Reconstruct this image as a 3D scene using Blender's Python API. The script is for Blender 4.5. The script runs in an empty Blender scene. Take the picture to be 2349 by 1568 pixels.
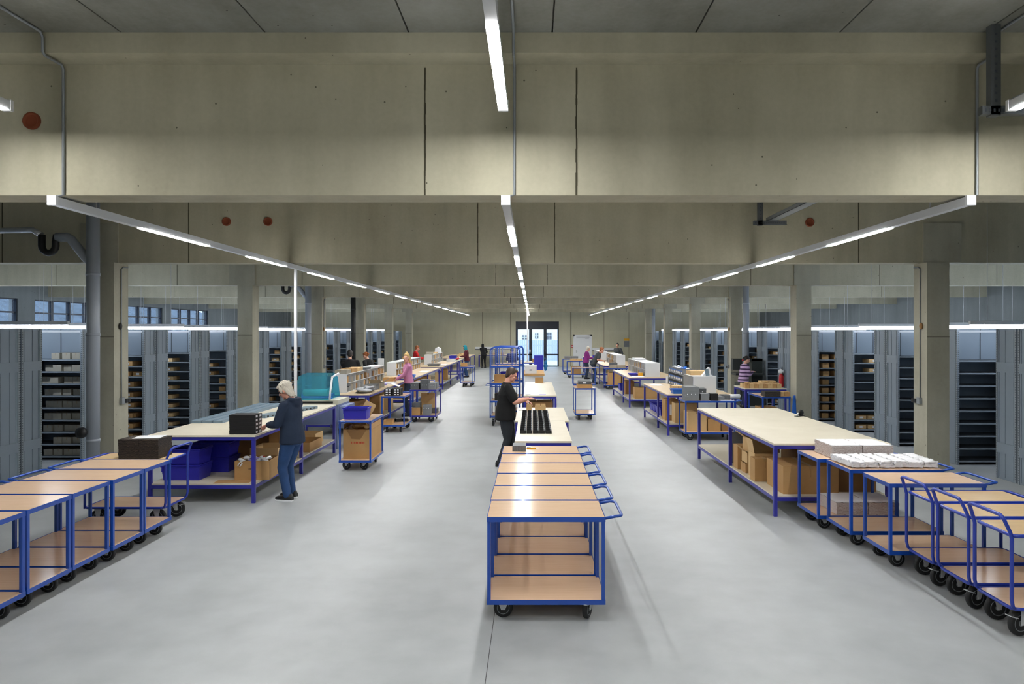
import bpy, bmesh, math, random
from mathutils import Vector, Matrix
random.seed(7)
SC = bpy.context.scene
COL = SC.collection
PI = math.pi
EYE = 2.37          # camera height
FPX, PX, PY = 1566.0, 1221.0, 761.0

# ------------------------------------------------------------------ materials
def lin(c):
    o = []
    for v in c:
        v /= 255.0
        o.append(v/12.92 if v <= .04045 else ((v+.055)/1.055)**2.4)
    return (o[0], o[1], o[2], 1)

MATS = {}
def mat(name, rgb, rough=.6, metal=0.0, noise=0.0, nscale=6.0, bump=0.0, bscale=40.0, coat=0.0, spec=.5, rgb2=None, stretch=None):
    if name in MATS: return MATS[name]
    m = bpy.data.materials.new(name); m.use_nodes = True
    nt = m.node_tree; b = nt.nodes['Principled BSDF']
    b.inputs['Roughness'].default_value = rough
    b.inputs['Metallic'].default_value = metal
    b.inputs['Specular IOR Level'].default_value = spec
    if coat: b.inputs['Coat Weight'].default_value = coat
    c = lin(rgb)
    b.inputs['Base Color'].default_value = c
    tc = None
    if noise or bump:
        tc = nt.nodes.new('ShaderNodeTexCoord')
        src = tc.outputs['Object']
        if stretch:
            mp = nt.nodes.new('ShaderNodeMapping'); mp.inputs['Scale'].default_value = stretch
            nt.links.new(src, mp.inputs['Vector']); src = mp.outputs['Vector']
    if noise:
        n = nt.nodes.new('ShaderNodeTexNoise'); n.inputs['Scale'].default_value = nscale
        n.inputs['Detail'].default_value = 6; n.inputs['Roughness'].default_value = .62
        r = nt.nodes.new('ShaderNodeValToRGB')
        r.color_ramp.elements[0].position = .3; r.color_ramp.elements[1].position = .7
        lo = lin(rgb2) if rgb2 else tuple(max(0, v*(1-noise)) for v in c[:3])+(1,)
        hi = c if rgb2 else tuple(min(1, v*(1+noise)) for v in c[:3])+(1,)
        r.color_ramp.elements[0].color = lo; r.color_ramp.elements[1].color = hi
        nt.links.new(src, n.inputs['Vector']); nt.links.new(n.outputs['Fac'], r.inputs['Fac'])
        nt.links.new(r.outputs['Color'], b.inputs['Base Color'])
    if bump:
        n2 = nt.nodes.new('ShaderNodeTexNoise'); n2.inputs['Scale'].default_value = bscale; n2.inputs['Detail'].default_value = 4
        bp = nt.nodes.new('ShaderNodeBump'); bp.inputs['Strength'].default_value = bump; bp.inputs['Distance'].default_value = .01
        nt.links.new(src, n2.inputs['Vector']); nt.links.new(n2.outputs['Fac'], bp.inputs['Height'])
        nt.links.new(bp.outputs['Normal'], b.inputs['Normal'])
    MATS[name] = m
    return m

def emit(name, rgb, strength):
    if name in MATS: return MATS[name]
    m = bpy.data.materials.new(name); m.use_nodes = True
    nt = m.node_tree; b = nt.nodes['Principled BSDF']
    b.inputs['Base Color'].default_value = (.8, .8, .8, 1)
    b.inputs['Emission Color'].default_value = lin(rgb)
    b.inputs['Emission Strength'].default_value = strength
    MATS[name] = m
    return m

def clear(name, tint, op, rough=.05):
    """thin pane: mix of transparent and glossy"""
    m = bpy.data.materials.new(name); m.use_nodes = True
    nt = m.node_tree; nt.nodes.clear()
    out = nt.nodes.new('ShaderNodeOutputMaterial'); mx = nt.nodes.new('ShaderNodeMixShader')
    t = nt.nodes.new('ShaderNodeBsdfTransparent'); t.inputs['Color'].default_value = lin(tint)
    g = nt.nodes.new('ShaderNodeBsdfPrincipled'); g.inputs['Base Color'].default_value = lin(tint); g.inputs['Roughness'].default_value = rough
    mx.inputs['Fac'].default_value = op
    nt.links.new(t.outputs[0], mx.inputs[1]); nt.links.new(g.outputs[0], mx.inputs[2]); nt.links.new(mx.outputs[0], out.inputs['Surface'])
    MATS[name] = m
    return m

def concrete(name, rgb, rgb2, scale=.7, rough=.8, streak=True, boards=0.0):
    m = bpy.data.materials.new(name); m.use_nodes = True
    nt = m.node_tree; N = nt.nodes; L = nt.links; b = N['Principled BSDF']
    b.inputs['Roughness'].default_value = rough; b.inputs['Specular IOR Level'].default_value = .3
    geo = N.new('ShaderNodeNewGeometry')
    n1 = N.new('ShaderNodeTexNoise'); n1.inputs['Scale'].default_value = scale; n1.inputs['Detail'].default_value = 7; n1.inputs['Roughness'].default_value = .6
    L.new(geo.outputs['Position'], n1.inputs['Vector'])
    mp = N.new('ShaderNodeMapping'); mp.inputs['Scale'].default_value = (3.0, 3.0, .35) if streak else (1.2, .25, 1)
    L.new(geo.outputs['Position'], mp.inputs['Vector'])
    n2 = N.new('ShaderNodeTexNoise'); n2.inputs['Scale'].default_value = 1.6; n2.inputs['Detail'].default_value = 5
    L.new(mp.outputs['Vector'], n2.inputs['Vector'])
    n3 = N.new('ShaderNodeTexNoise'); n3.inputs['Scale'].default_value = 26; n3.inputs['Detail'].default_value = 4
    L.new(geo.outputs['Position'], n3.inputs['Vector'])
    a = N.new('ShaderNodeMath'); a.operation = 'MULTIPLY_ADD'; a.inputs[1].default_value = .6; 
    L.new(n1.outputs['Fac'], a.inputs[0])
    a2 = N.new('ShaderNodeMath'); a2.operation = 'MULTIPLY_ADD'; a2.inputs[1].default_value = .28; a2.inputs[2].default_value = .03
    L.new(n2.outputs['Fac'], a2.inputs[0]); L.new(a2.outputs[0], a.inputs[2])
    a3 = N.new('ShaderNodeMath'); a3.operation = 'MULTIPLY_ADD'; a3.inputs[1].default_value = .12
    L.new(n3.outputs['Fac'], a3.inputs[0]); L.new(a.outputs[0], a3.inputs[2])
    r = N.new('ShaderNodeValToRGB'); r.color_ramp.elements[0].position = .36; r.color_ramp.elements[1].position = .68
    r.color_ramp.elements[0].color = lin(rgb2); r.color_ramp.elements[1].color = lin(rgb)
    L.new(a3.outputs[0], r.inputs['Fac'])
    # small pores
    v = N.new('ShaderNodeTexVoronoi'); v.inputs['Scale'].default_value = 5.5; v.feature = 'F1'
    L.new(geo.outputs['Position'], v.inputs['Vector'])
    lt = N.new('ShaderNodeMath'); lt.operation = 'LESS_THAN'; lt.inputs[1].default_value = .045
    L.new(v.outputs['Distance'], lt.inputs[0])
    mx = N.new('ShaderNodeMix'); mx.data_type = 'RGBA'; mx.inputs['B'].default_value = tuple(x*.45 for x in lin(rgb2)[:3])+(1,)
    L.new(lt.outputs[0], mx.inputs['Factor']); L.new(r.outputs['Color'], mx.inputs['A'])
    L.new(mx.outputs['Result'], b.inputs['Base Color'])
    bp = N.new('ShaderNodeBump'); bp.inputs['Strength'].default_value = .12; bp.inputs['Distance'].default_value = .01
    L.new(a3.outputs[0], bp.inputs['Height']); L.new(bp.outputs['Normal'], b.inputs['Normal'])
    MATS[name] = m
    return m

def floor_mat():
    m = bpy.data.materials.new('floor_concrete'); m.use_nodes = True
    nt = m.node_tree; N = nt.nodes; L = nt.links; b = N['Principled BSDF']
    geo = N.new('ShaderNodeNewGeometry')
    n1 = N.new('ShaderNodeTexNoise'); n1.inputs['Scale'].default_value = .55; n1.inputs['Detail'].default_value = 8; n1.inputs['Roughness'].default_value = .58
    n2 = N.new('ShaderNodeTexNoise'); n2.inputs['Scale'].default_value = 3.2; n2.inputs['Detail'].default_value = 6
    L.new(geo.outputs['Position'], n1.inputs['Vector']); L.new(geo.outputs['Position'], n2.inputs['Vector'])
    a = N.new('ShaderNodeMath'); a.operation = 'MULTIPLY_ADD'; a.inputs[1].default_value = .35
    L.new(n2.outputs['Fac'], a.inputs[0])
    s = N.new('ShaderNodeMath'); s.operation = 'MULTIPLY'; s.inputs[1].default_value = .65
    L.new(n1.outputs['Fac'], s.inputs[0]); L.new(s.outputs[0], a.inputs[2])
    r = N.new('ShaderNodeValToRGB'); r.color_ramp.elements[0].position = .34; r.color_ramp.elements[1].position = .66
    r.color_ramp.elements[0].color = lin((157, 161, 162)); r.color_ramp.elements[1].color = lin((183, 187, 188))
    L.new(a.outputs[0], r.inputs['Fac'])
    # saw-cut joints: one along the hall at x=-0.32, cross joints every 6 m
    sp = N.new('ShaderNodeSeparateXYZ'); L.new(geo.outputs['Position'], sp.inputs[0])
    def joint(sock, off, per, w):
        x = N.new('ShaderNodeMath'); x.operation = 'SUBTRACT'; x.inputs[1].default_value = off; L.new(sock, x.inputs[0])
        p = N.new('ShaderNodeMath'); p.operation = 'PINGPONG'; p.inputs[1].default_value = per/2; L.new(x.outputs[0], p.inputs[0])
        l = N.new('ShaderNodeMath'); l.operation = 'LESS_THAN'; l.inputs[1].default_value = w; L.new(p.outputs[0], l.inputs[0])
        return l.outputs[0]
    j1 = joint(sp.outputs['X'], -.318, 14.0, .0028); j2 = joint(sp.outputs['Y'], 6.58, 6.0, .002)
    j2s = N.new('ShaderNodeMath'); j2s.operation = 'MULTIPLY'; j2s.inputs[1].default_value = .25; L.new(j2, j2s.inputs[0])
    mxm = N.new('ShaderNodeMath'); mxm.operation = 'MAXIMUM'; L.new(j1, mxm.inputs[0]); L.new(j2s.outputs[0], mxm.inputs[1])
    mx = N.new('ShaderNodeMix'); mx.data_type = 'RGBA'; mx.inputs['B'].default_value = lin((52, 52, 52))
    L.new(mxm.outputs[0], mx.inputs['Factor']); L.new(r.outputs['Color'], mx.inputs['A'])
    L.new(mx.outputs['Result'], b.inputs['Base Color'])
    rr = N.new('ShaderNodeMapRange'); rr.inputs['To Min'].default_value = .3; rr.inputs['To Max'].default_value = .5
    L.new(n2.outputs['Fac'], rr.inputs['Value']); L.new(rr.outputs[0], b.inputs['Roughness'])
    b.inputs['Specular IOR Level'].default_value = .5
    MATS['floor'] = m
    return m

def patterned(name, base, ink, sx, sy, rough=.6, thr=.5):
    """printed wavy marks, e.g. the edges of bundled flat cartons"""
    m = bpy.data.materials.new(name); m.use_nodes = True
    nt = m.node_tree; N = nt.nodes; L = nt.links; b = N['Principled BSDF']; b.inputs['Roughness'].default_value = rough
    tc = N.new('ShaderNodeTexCoord'); mp = N.new('ShaderNodeMapping'); mp.inputs['Scale'].default_value = (sx, sx, sy)
    L.new(tc.outputs['Object'], mp.inputs['Vector'])
    w = N.new('ShaderNodeTexWave'); w.wave_type = 'BANDS'; w.bands_direction = 'Z'; w.inputs['Scale'].default_value = 1.0
    w.inputs['Distortion'].default_value = 7; w.inputs['Detail'].default_value = 3; w.inputs['Detail Scale'].default_value = 1.6
    L.new(mp.outputs['Vector'], w.inputs['Vector'])
    r = N.new('ShaderNodeValToRGB'); r.color_ramp.elements[0].position = thr-.08; r.color_ramp.elements[1].position = thr+.08
    r.color_ramp.elements[0].color = lin(ink); r.color_ramp.elements[1].color = lin(base)
    L.new(w.outputs['Fac'], r.inputs['Fac']); L.new(r.outputs['Color'], b.inputs['Base Color'])
    MATS[name] = m
    return m

def striped(name, c1, c2, per):
    m = bpy.data.materials.new(name); m.use_nodes = True
    nt = m.node_tree; N = nt.nodes; L = nt.links; b = N['Principled BSDF']; b.inputs['Roughness'].default_value = .9
    tc = N.new('ShaderNodeTexCoord'); sp = N.new('ShaderNodeSeparateXYZ'); L.new(tc.outputs['Object'], sp.inputs[0])
    p = N.new('ShaderNodeMath'); p.operation = 'PINGPONG'; p.inputs[1].default_value = per/2; L.new(sp.outputs['Z'], p.inputs[0])
    l = N.new('ShaderNodeMath'); l.operation = 'LESS_THAN'; l.inputs[1].default_value = per*.2; L.new(p.outputs[0], l.inputs[0])
    mx = N.new('ShaderNodeMix'); mx.data_type = 'RGBA'; mx.inputs['A'].default_value = lin(c1); mx.inputs['B'].default_value = lin(c2)
    L.new(l.outputs[0], mx.inputs['Factor']); L.new(mx.outputs['Result'], b.inputs['Base Color'])
    MATS[name] = m
    return m

M_FLOOR = floor_mat()
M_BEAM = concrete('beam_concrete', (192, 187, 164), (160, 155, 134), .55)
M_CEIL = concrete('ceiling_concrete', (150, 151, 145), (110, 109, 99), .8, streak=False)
M_COLUMN = concrete('column_concrete', (178, 175, 158), (152, 149, 132), .9)
M_WALL = concrete('wall_concrete', (204, 200, 175), (186, 181, 156), .5)
M_SIDE = concrete('side_wall_concrete', (140, 145, 145), (118, 122, 122), .5)
M_SEAM = mat('seam_dark', (72, 68, 52), .9)
M_BLUE = mat('trolley_blue', (16, 72, 168), .35, coat=.3)
M_BENCH = mat('bench_blue', (44, 46, 150), .4, coat=.2)
M_BEECH = mat('beech_board', (231, 199, 168), .15, noise=.06, nscale=3, stretch=(1, 14, 14), rgb2=(223, 189, 157), spec=.13)
M_BEECHL = mat('pale_beech_board', (226, 196, 148), .35, noise=.05, nscale=3, stretch=(1, 14, 14), rgb2=(216, 184, 136))
M_TOP = mat('bench_top', (227, 219, 199), .45, noise=.05, nscale=2, rgb2=(217, 208, 186))
M_TOPB = mat('packing_bench_top', (212, 190, 156), .4, noise=.05, nscale=2, rgb2=(202, 178, 142))
M_RUBBER = mat('black_rubber', (22, 22, 23), .55)
M_RIM = mat('wheel_rim', (120, 124, 128), .4, metal=.3)
M_ZINC = mat('zinc', (196, 198, 200), .4, metal=.15)
M_STEEL = mat('galvanised', (140, 145, 148), .5, metal=.3)
M_STEELDK = mat('dull_galvanised', (96, 100, 102), .6, metal=.2)
M_RACK = mat('rack_grey', (132, 144, 155), .45, metal=.15, noise=.05, nscale=1.2)
M_RACKSHADE = mat('rack_shelf_shaded', (70, 76, 82), .55)  # inner rack parts coloured darker to imitate the shade between the shelves
M_CARD = mat('cardboard', (190, 150, 98), .8, noise=.05, nscale=3, rgb2=(178, 138, 88))
M_CARDL = mat('cardboard_light', (214, 182, 132), .8, noise=.05, nscale=3, rgb2=(204, 170, 120))
M_CARDD = mat('cardboard_dark', (150, 112, 70), .8)
M_GREYBOX = mat('grey_box', (124, 127, 130), .7, noise=.06, nscale=8)
M_GREYDK = mat('grey_box_dark', (92, 95, 98), .7, noise=.08, nscale=12)
M_DIM = mat('grey_beige_box', (158, 152, 138), .8, noise=.05, nscale=4)
M_WHITE = mat('white_board', (226, 228, 230), .45)
M_PAPER = mat('paper', (238, 239, 242), .7)
M_BLACK = mat('black_plastic', (18, 18, 20), .5)
M_BLACKBOX = mat('black_box', (16, 16, 18), .6, noise=.3, nscale=60)
M_CRATE = mat('blue_crate', (44, 44, 176), .4)
M_TRAYBLUE = mat('blue_tray', (36, 110, 205), .4)
M_RED = mat('red_paint', (190, 30, 36), .4)
M_TUBE = mat('grey_pipe', (150, 157, 166), .4)
M_DKPIPE = mat('black_pipe', (26, 28, 28), .5)
M_FOIL = mat('silver_insulation', (200, 203, 208), .3, metal=.8, bump=.6, bscale=30)
M_TERRA = mat('terracotta_sleeve', (132, 66, 38), .8)
M_TRUNK = mat('white_trunking', (206, 208, 210), .4)
M_RAIL = mat('grey_rail', (126, 146, 160), .45, metal=.1)
M_NAVYFR = mat('dark_window_frame', (26, 34, 48), .4)
M_GLASS = clear('window_glass', (240, 246, 250), .08)
M_HOOD = clear('teal_hood', (120, 208, 228), .22, .1)
M_TAPE = mat('packing_tape', (170, 134, 86), .3)
M_YELLOW = mat('yellow_plastic', (240, 176, 30), .4)
M_BUNDLEW = patterned('white_bundle', (232, 228, 226), (150, 126, 116), 13, 60, .7, .45)
M_BUNDLEB = patterned('black_bundle', (18, 17, 17), (84, 72, 62), 17, 30, .6, .2)
M_CLOTH = mat('white_tissue', (240, 240, 242), .85, bump=.5, bscale=25)
M_INK = mat('print_ink', (70, 52, 36), .8)
M_REDINK = mat('red_print', (190, 70, 44), .8)
M_PERF = mat('rack_post', (136, 145, 152), .45, metal=.1)
M_HOLE = mat('post_hole', (78, 84, 90), .8)
M_LED = emit('led_diffuser', (252, 252, 252), 128.0)
M_LEDS = emit('aisle_diffuser', (226, 238, 255), 34.0)
M_BAG = mat('grey_poly_bag', (150, 154, 160), .35, bump=.5, bscale=14)
M_TEALBAG = mat('teal_bag', (20, 110, 165), .5)
M_MACHBL = mat('machine_blue_grey', (116, 130, 168), .45)
M_MACHCR = mat('machine_cream', (214, 210, 190), .5)
M_MACHDK = mat('machine_dark', (38, 44, 40), .6)
M_PURPLE = mat('violet_paper', (150, 140, 200), .7)
M_FENCE = mat('fence_pale', (176, 186, 208), .7)
M_RENDER = mat('pale_render', (238, 234, 222), .8)
M_PAVE = mat('paving', (196, 198, 204), .8, noise=.06, nscale=2)
M_BANK = mat('embankment', (74, 84, 92), .95, noise=.5, nscale=2.6, bump=.8, bscale=6)

# ------------------------------------------------------------------ mesh builder
class MB:
    def __init__(s): s.bm = bmesh.new(); s.mats = []
    def mi(s, m):
        if m not in s.mats: s.mats.append(m)
        return s.mats.index(m)
    def box(s, x0, x1, y0, y1, z0, z1, m):
        i = s.mi(m)
        v = [s.bm.verts.new((x, y, z)) for x in (x0, x1) for y in (y0, y1) for z in (z0, z1)]
        for q in ((0, 1, 3, 2), (4, 6, 7, 5), (0, 4, 5, 1), (2, 3, 7, 6), (0, 2, 6, 4), (1, 5, 7, 3)):
            f = s.bm.faces.new([v[k] for k in q]); f.material_index = i
        return s
    def obox(s, c, d, rot, m):
        i = s.mi(m); c = Vector(c); R = rot.to_3x3()
        v = [s.bm.verts.new(c + R @ Vector((x*d[0]/2, y*d[1]/2, z*d[2]/2))) for x in (-1, 1) for y in (-1, 1) for z in (-1, 1)]
        for q in ((0, 1, 3, 2), (4, 6, 7, 5), (0, 4, 5, 1), (2, 3, 7, 6), (0, 2, 6, 4), (1, 5, 7, 3)):
            f = s.bm.faces.new([v[k] for k in q]); f.material_index = i
        return s
    def prism(s, pts, axis, a0, a1, m):
        """outline of 2-D points extruded along axis 0/1/2"""
        i = s.mi(m)
        def P(p, a):
            q = list(p); q.insert(axis, a); return q
        A = [s.bm.verts.new(P(p, a0)) for p in pts]; B = [s.bm.verts.new(P(p, a1)) for p in pts]
        n = len(pts); fs = [s.bm.faces.new(A), s.bm.faces.new(B[::-1])]
        for k in range(n): fs.append(s.bm.faces.new([A[k], B[k], B[(k+1) % n], A[(k+1) % n]]))
        for f in fs: f.material_index = i
        return s
    def cyl(s, p0, p1, r0, m, r1=None, seg=14, caps=True):
        r1 = r0 if r1 is None else r1
        i = s.mi(m); p0 = Vector(p0); p1 = Vector(p1); d = (p1-p0).normalized()
        u = d.orthogonal().normalized(); w = d.cross(u)
        rings = []
        for p, r in ((p0, r0), (p1, r1)):
            rings.append([s.bm.verts.new(p + (u*math.cos(2*PI*k/seg) + w*math.sin(2*PI*k/seg))*r) for k in range(seg)])
        for k in range(seg):
            f = s.bm.faces.new([rings[0][k], rings[0][(k+1) % seg], rings[1][(k+1) % seg], rings[1][k]]); f.smooth = True; f.material_index = i
        if caps:
            f = s.bm.faces.new(rings[0][::-1]); f.material_index = i
            f = s.bm.faces.new(rings[1]); f.material_index = i
        return s
    def tube(s, pts, r, m, seg=10, closed=False):
        i = s.mi(m); P = [Vector(p) for p in pts]; n = len(P)
        T = []
        for k in range(n):
            a = P[k-1] if (k > 0 or closed) else P[k]; b = P[(k+1) % n] if (k < n-1 or closed) else P[k]
            T.append((b-a).normalized())
        u = T[0].orthogonal().normalized(); rings = []
        for k in range(n):
            u = (u - T[k]*u.dot(T[k])).normalized(); w = T[k].cross(u)
            rings.append([s.bm.verts.new(P[k] + (u*math.cos(2*PI*j/seg) + w*math.sin(2*PI*j/seg))*r) for j in range(seg)])
        for k in range(n if closed else n-1):
            A, B = rings[k], rings[(k+1) % n]
            if closed and k == n-1:      # match the twist of the last ring
                best = min(range(seg), key=lambda o: (A[0].co-B[o].co).length); B = B[best:]+B[:best]
            for j in range(seg):
                f = s.bm.faces.new([A[j], A[(j+1) % seg], B[(j+1) % seg], B[j]]); f.smooth = True; f.material_index = i
        if not closed:
            f = s.bm.faces.new(rings[0][::-1]); f.material_index = i
            f = s.bm.faces.new(rings[-1]); f.material_index = i
        return s
    def lathe(s, prof, c, axis, m, seg=20):
        """prof: [(radius, along)]"""
        i = s.mi(m); c = Vector(c); d = Vector(axis).normalized(); u = d.orthogonal().normalized(); w = d.cross(u); R = []
        for r, a in prof:
            R.append([s.bm.verts.new(c + d*a + (u*math.cos(2*PI*k/seg) + w*math.sin(2*PI*k/seg))*max(r, 1e-4)) for k in range(seg)])
        for q in range(len(R)-1):
            for k in range(seg):
                f = s.bm.faces.new([R[q][k], R[q][(k+1) % seg], R[q+1][(k+1) % seg], R[q+1][k]]); f.smooth = True; f.material_index = i
        f = s.bm.faces.new(R[0][::-1]); f.material_index = i
        f = s.bm.faces.new(R[-1]); f.material_index = i
        return s
    def ball(s, c, r, m, seg=14, rot=None):
        i = s.mi(m); r = (r, r, r) if not hasattr(r, '__len__') else r
        M = Matrix.Translation(Vector(c)) @ (rot.to_4x4() if rot else Matrix()) @ Matrix.Diagonal((r[0], r[1], r[2], 1))
        g = bmesh.ops.create_uvsphere(s.bm, u_segments=seg, v_segments=max(6, seg//2+2), radius=1, matrix=M)
        for v in g['verts']:
            for f in v.link_faces: f.smooth = True; f.material_index = i
        return s
    def mesh(s, name):
        me = bpy.data.meshes.new(name); bmesh.ops.recalc_face_normals(s.bm, faces=s.bm.faces); s.bm.to_mesh(me); s.bm.free()
        for m in s.mats: me.materials.append(m)
        return me
    def build(s, name, parent=None, loc=(0, 0, 0), rz=0):
        o = bpy.data.objects.new(name, s.mesh(name)); COL.objects.link(o)
        o.location = loc; o.rotation_euler = (0, 0, rz)
        if parent: o.parent = parent
        return o

LABELS = {}
def tag(o, label, cat, group=None, kind=None):
    o['label'] = label; o['category'] = cat
    if group: o['group'] = group
    elif 'group' in o: del o['group']
    if kind: o['kind'] = kind
    n = len(label.split())
    if not 4 <= n <= 16: print('LABEL LENGTH', n, label)
    if label in LABELS: print('LABEL TWICE', label)
    LABELS[label] = 1
    return o
def thing(name, label, cat, loc=(0, 0, 0), rz=0, group=None):
    o = bpy.data.objects.new(name, None); COL.objects.link(o); o.empty_display_size = .1
    o.location = loc; o.rotation_euler = (0, 0, rz)
    return tag(o, label, cat, group)
def struct(name, mb):
    o = mb.build(name); o['kind'] = 'structure'; return o
KIDS = {}
def kids(o):
    return list(o.children)
def dup(root, label, loc, rz=0, group=None, parent=None):
    c = root.copy(); COL.objects.link(c)
    if parent: c.parent = parent
    else:
        c.location = loc; c.rotation_euler = (0, 0, rz)
        tag(c, label, root['category'], group)
    for ch in kids(root): dup(ch, None, None, parent=c)
    return c
ORD = 'zeroth first second third fourth fifth sixth seventh eighth ninth tenth eleventh twelfth thirteenth fourteenth fifteenth sixteenth seventeenth eighteenth nineteenth twentieth'.split()

# ------------------------------------------------------------------ people
M_SKIN = mat('skin', (222, 172, 148), .55)
M_SKINP = mat('skin_rosy', (226, 164, 142), .55)
M_EYE = mat('eye_dark', (40, 30, 28), .3); M_LIP = mat('lips', (170, 90, 84), .5)
def remesh(mb, name, vox, smooth=5, fac=.5):
    me = mb.mesh(name+'_raw'); o = bpy.data.objects.new('tmp', me); COL.objects.link(o)
    r = o.modifiers.new('r', 'REMESH'); r.mode = 'VOXEL'; r.voxel_size = vox; r.use_smooth_shade = True
    s = o.modifiers.new('s', 'SMOOTH'); s.iterations = smooth; s.factor = fac
    dg = bpy.context.evaluated_depsgraph_get(); dg.update()
    new = bpy.data.meshes.new_from_object(o.evaluated_get(dg)); new.name = name
    bpy.data.objects.remove(o); bpy.data.meshes.remove(me)
    for p in new.polygons: p.use_smooth = True
    return new
def attach(me, name, m, parent):
    me.materials.clear(); me.materials.append(m)
    o = bpy.data.objects.new(name, me); COL.objects.link(o); o.parent = parent; return o
DUM = mat('dummy', (128, 128, 128))
def capsule(b, p0, r0, p1, r1, seg=12):
    b.cyl(p0, p1, r0, DUM, r1, seg); b.ball(p0, r0, DUM, seg); b.ball(p1, r1, DUM, seg)
def chain(b, pts, seg=12):
    for (p, r), (q, s) in zip(pts, pts[1:]): capsule(b, p, r, q, s, seg)
def loft(b, slices, T, seg=20):
    """slices (z, rx, ry, yoff); T maps rest positions to the pose"""
    i = b.mi(DUM); R = []
    for z, rx, ry, yo in slices:
        R.append([b.bm.verts.new(T(Vector((rx*math.cos(2*PI*k/seg), yo+ry*math.sin(2*PI*k/seg), z)))) for k in range(seg)])
    for q in range(len(R)-1):
        for k in range(seg): b.bm.faces.new([R[q][k], R[q][(k+1) % seg], R[q+1][(k+1) % seg], R[q+1][k]])
    b.bm.faces.new(R[0][::-1]); b.bm.faces.new(R[-1])
def ik(a, c, l1, l2, pole):
    """middle joint of a two-bone limb"""
    d = c-a; L = min(d.length, (l1+l2)*.999); d.normalize()
    x = (l1*l1-l2*l2+L*L)/(2*L); h = math.sqrt(max(l1*l1-x*x, 1e-6))
    n = (pole-d*pole.dot(d)).normalized()
    return a+d*x+n*h, a+d*L
def person(label, loc, face, h, lean, hands, top, trousers, hair, skin=None, long_sleeve=True, fat=1.0, head=(0, 0), hairstyle='short', shoes=None, feet=((-.1, .02), (.1, -.02)), vox=.011, soles=None, topname='sweater', hem=.86, twist=0, fine=False, hood=False, wide=1.0):
    s = h/1.7; skin = skin or M_SKIN; shoes = shoes or M_BLACK
    root = thing('person', label, 'person', loc, face)
    inv = Matrix.Rotation(-face, 3, 'Z'); L0 = Vector(loc)
    H = [(inv @ (Vector(w)-L0))/s for w in hands]          # wrist targets in body space (right, left)
    P = Vector((0, 0, .9)); RU = Matrix.Rotation(twist, 3, 'Z') @ Matrix.Rotation(-lean, 3, 'X')
    def U(v):                                              # upper body: bends gradually above the hips
        v = Vector(v); t = min(1, max(0, (v.z-.86)/.22))
        R = Matrix.Rotation(twist*t, 3, 'Z') @ Matrix.Rotation(-lean*t, 3, 'X')
        return P + R @ (v-P)
    def S(v): return Vector(v)*s
    hr = RU @ Matrix.Rotation(lean*.75, 3, 'X') @ Matrix.Rotation(head[1], 3, 'Z') @ Matrix.Rotation(-head[0], 3, 'X')
    neck0 = U((0, -.01, 1.43)); hc = U((0, .015, 1.5)) + hr @ Vector((0, .015, .1))
    sh = [U((.178*wide, -.005, 1.385)), U((-.178*wide, -.005, 1.385))]
    el, wr = [], []
    for k in (0, 1):
        e, w = ik(sh[k], H[k], .285, .25, Vector((.5 if k == 0 else -.5, -.35, -1))); el.append(e); wr.append(w)
    hip = [Vector((.088, 0, .88)), Vector((-.088, 0, .88))]; kn, an = [], []
    for k in (0, 1):
        f = feet[1-k]; a = Vector((f[0], f[1], .085)); q, a2 = ik(hip[k], a, .415, .40, Vector((0, 1, 0))); kn.append(q); an.append(a)
    f_ = fat
    tor = [(.80, .10, .08, 0), (.86, .155*f_, .112*f_, -.01), (.93, .168*f_, .125*f_, -.01), (1.03, .148*f_, .112*f_, .0), (1.12, .142*f_, .106*f_, .005), (1.24, .158*f_, .116*f_, .01), (1.33, .168*wide, .112, .0), (1.395, .15*wide, .085, -.008), (1.44, .075, .062, -.012), (1.46, .05, .05, -.012)]
    # --- body, one continuous surface
    b = MB(); T = lambda v: S(U(v))
    loft(b, tor, T)
    chain(b, [(S(neck0), .056*s), (S(hc-hr @ Vector((0, .02, .06))), .05*s)])
    for k in (0, 1):
        chain(b, [(S(sh[k]), .052*s), (S(el[k]), .041*s*f_), (S(el[k].lerp(wr[k], .35)), .042*s*f_), (S(wr[k]), .026*s)])
        chain(b, [(S(hip[k]), .082*s*f_), (S(kn[k]), .055*s), (S(kn[k].lerp(an[k], .3)), .054*s), (S(an[k]), .036*s)])
        # hand: palm, four fingers, thumb
        d = (wr[k]-el[k]).normalized(); up = Vector((0, 0, 1)); sd = d.cross(up).normalized(); n = sd.cross(d).normalized()
        inner = -1 if k == 0 else 1
        d = (d*.95 - n*.15).normalized(); pc = wr[k]+d*.05
        Rm = Matrix((sd, d, n)).transposed()
        b.ball(S(pc), (.041*s, .052*s, .017*s), DUM, 12, Rm)
        for q, (o, ln) in enumerate(((-.031, .066), (-.0105, .078), (.0105, .074), (.031, .058))):
            base = pc+sd*o*(-inner)+d*.042; c1 = (d*.9-n*.42).normalized(); c2 = (d*.55-n*.83).normalized()
            m1 = base+c1*ln*.55; chain(b, [(S(base), .0095*s), (S(m1), .0085*s), (S(m1+c2*ln*.5), .0072*s)], 8)
        tb = pc+sd*.034*inner-d*.02; t1 = tb+(d*.55+sd*.62*inner-n*.45).normalized()*.038; t2 = t1+(d*.85+sd*.1*inner-n*.5).normalized()*.03
        chain(b, [(S(tb), .0135*s), (S(t1), .0105*s), (S(t2), .0085*s)], 8)
        # foot
        chain(b, [(S(an[k]+Vector((0, -.03, -.045))), .036*s), (S(an[k]+Vector((0, .1, -.055))), .028*s)], 10)
    def HD(v): return S(hc + hr @ Vector(v))
    Rh = hr
    b.ball(HD((0, -.012, .028)), (.074*s, .092*s, .096*s), DUM, 18, Rh)
    b.ball(HD((0, .022, -.045)), (.058*s, .07*s, .072*s), DUM, 16, Rh)
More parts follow.
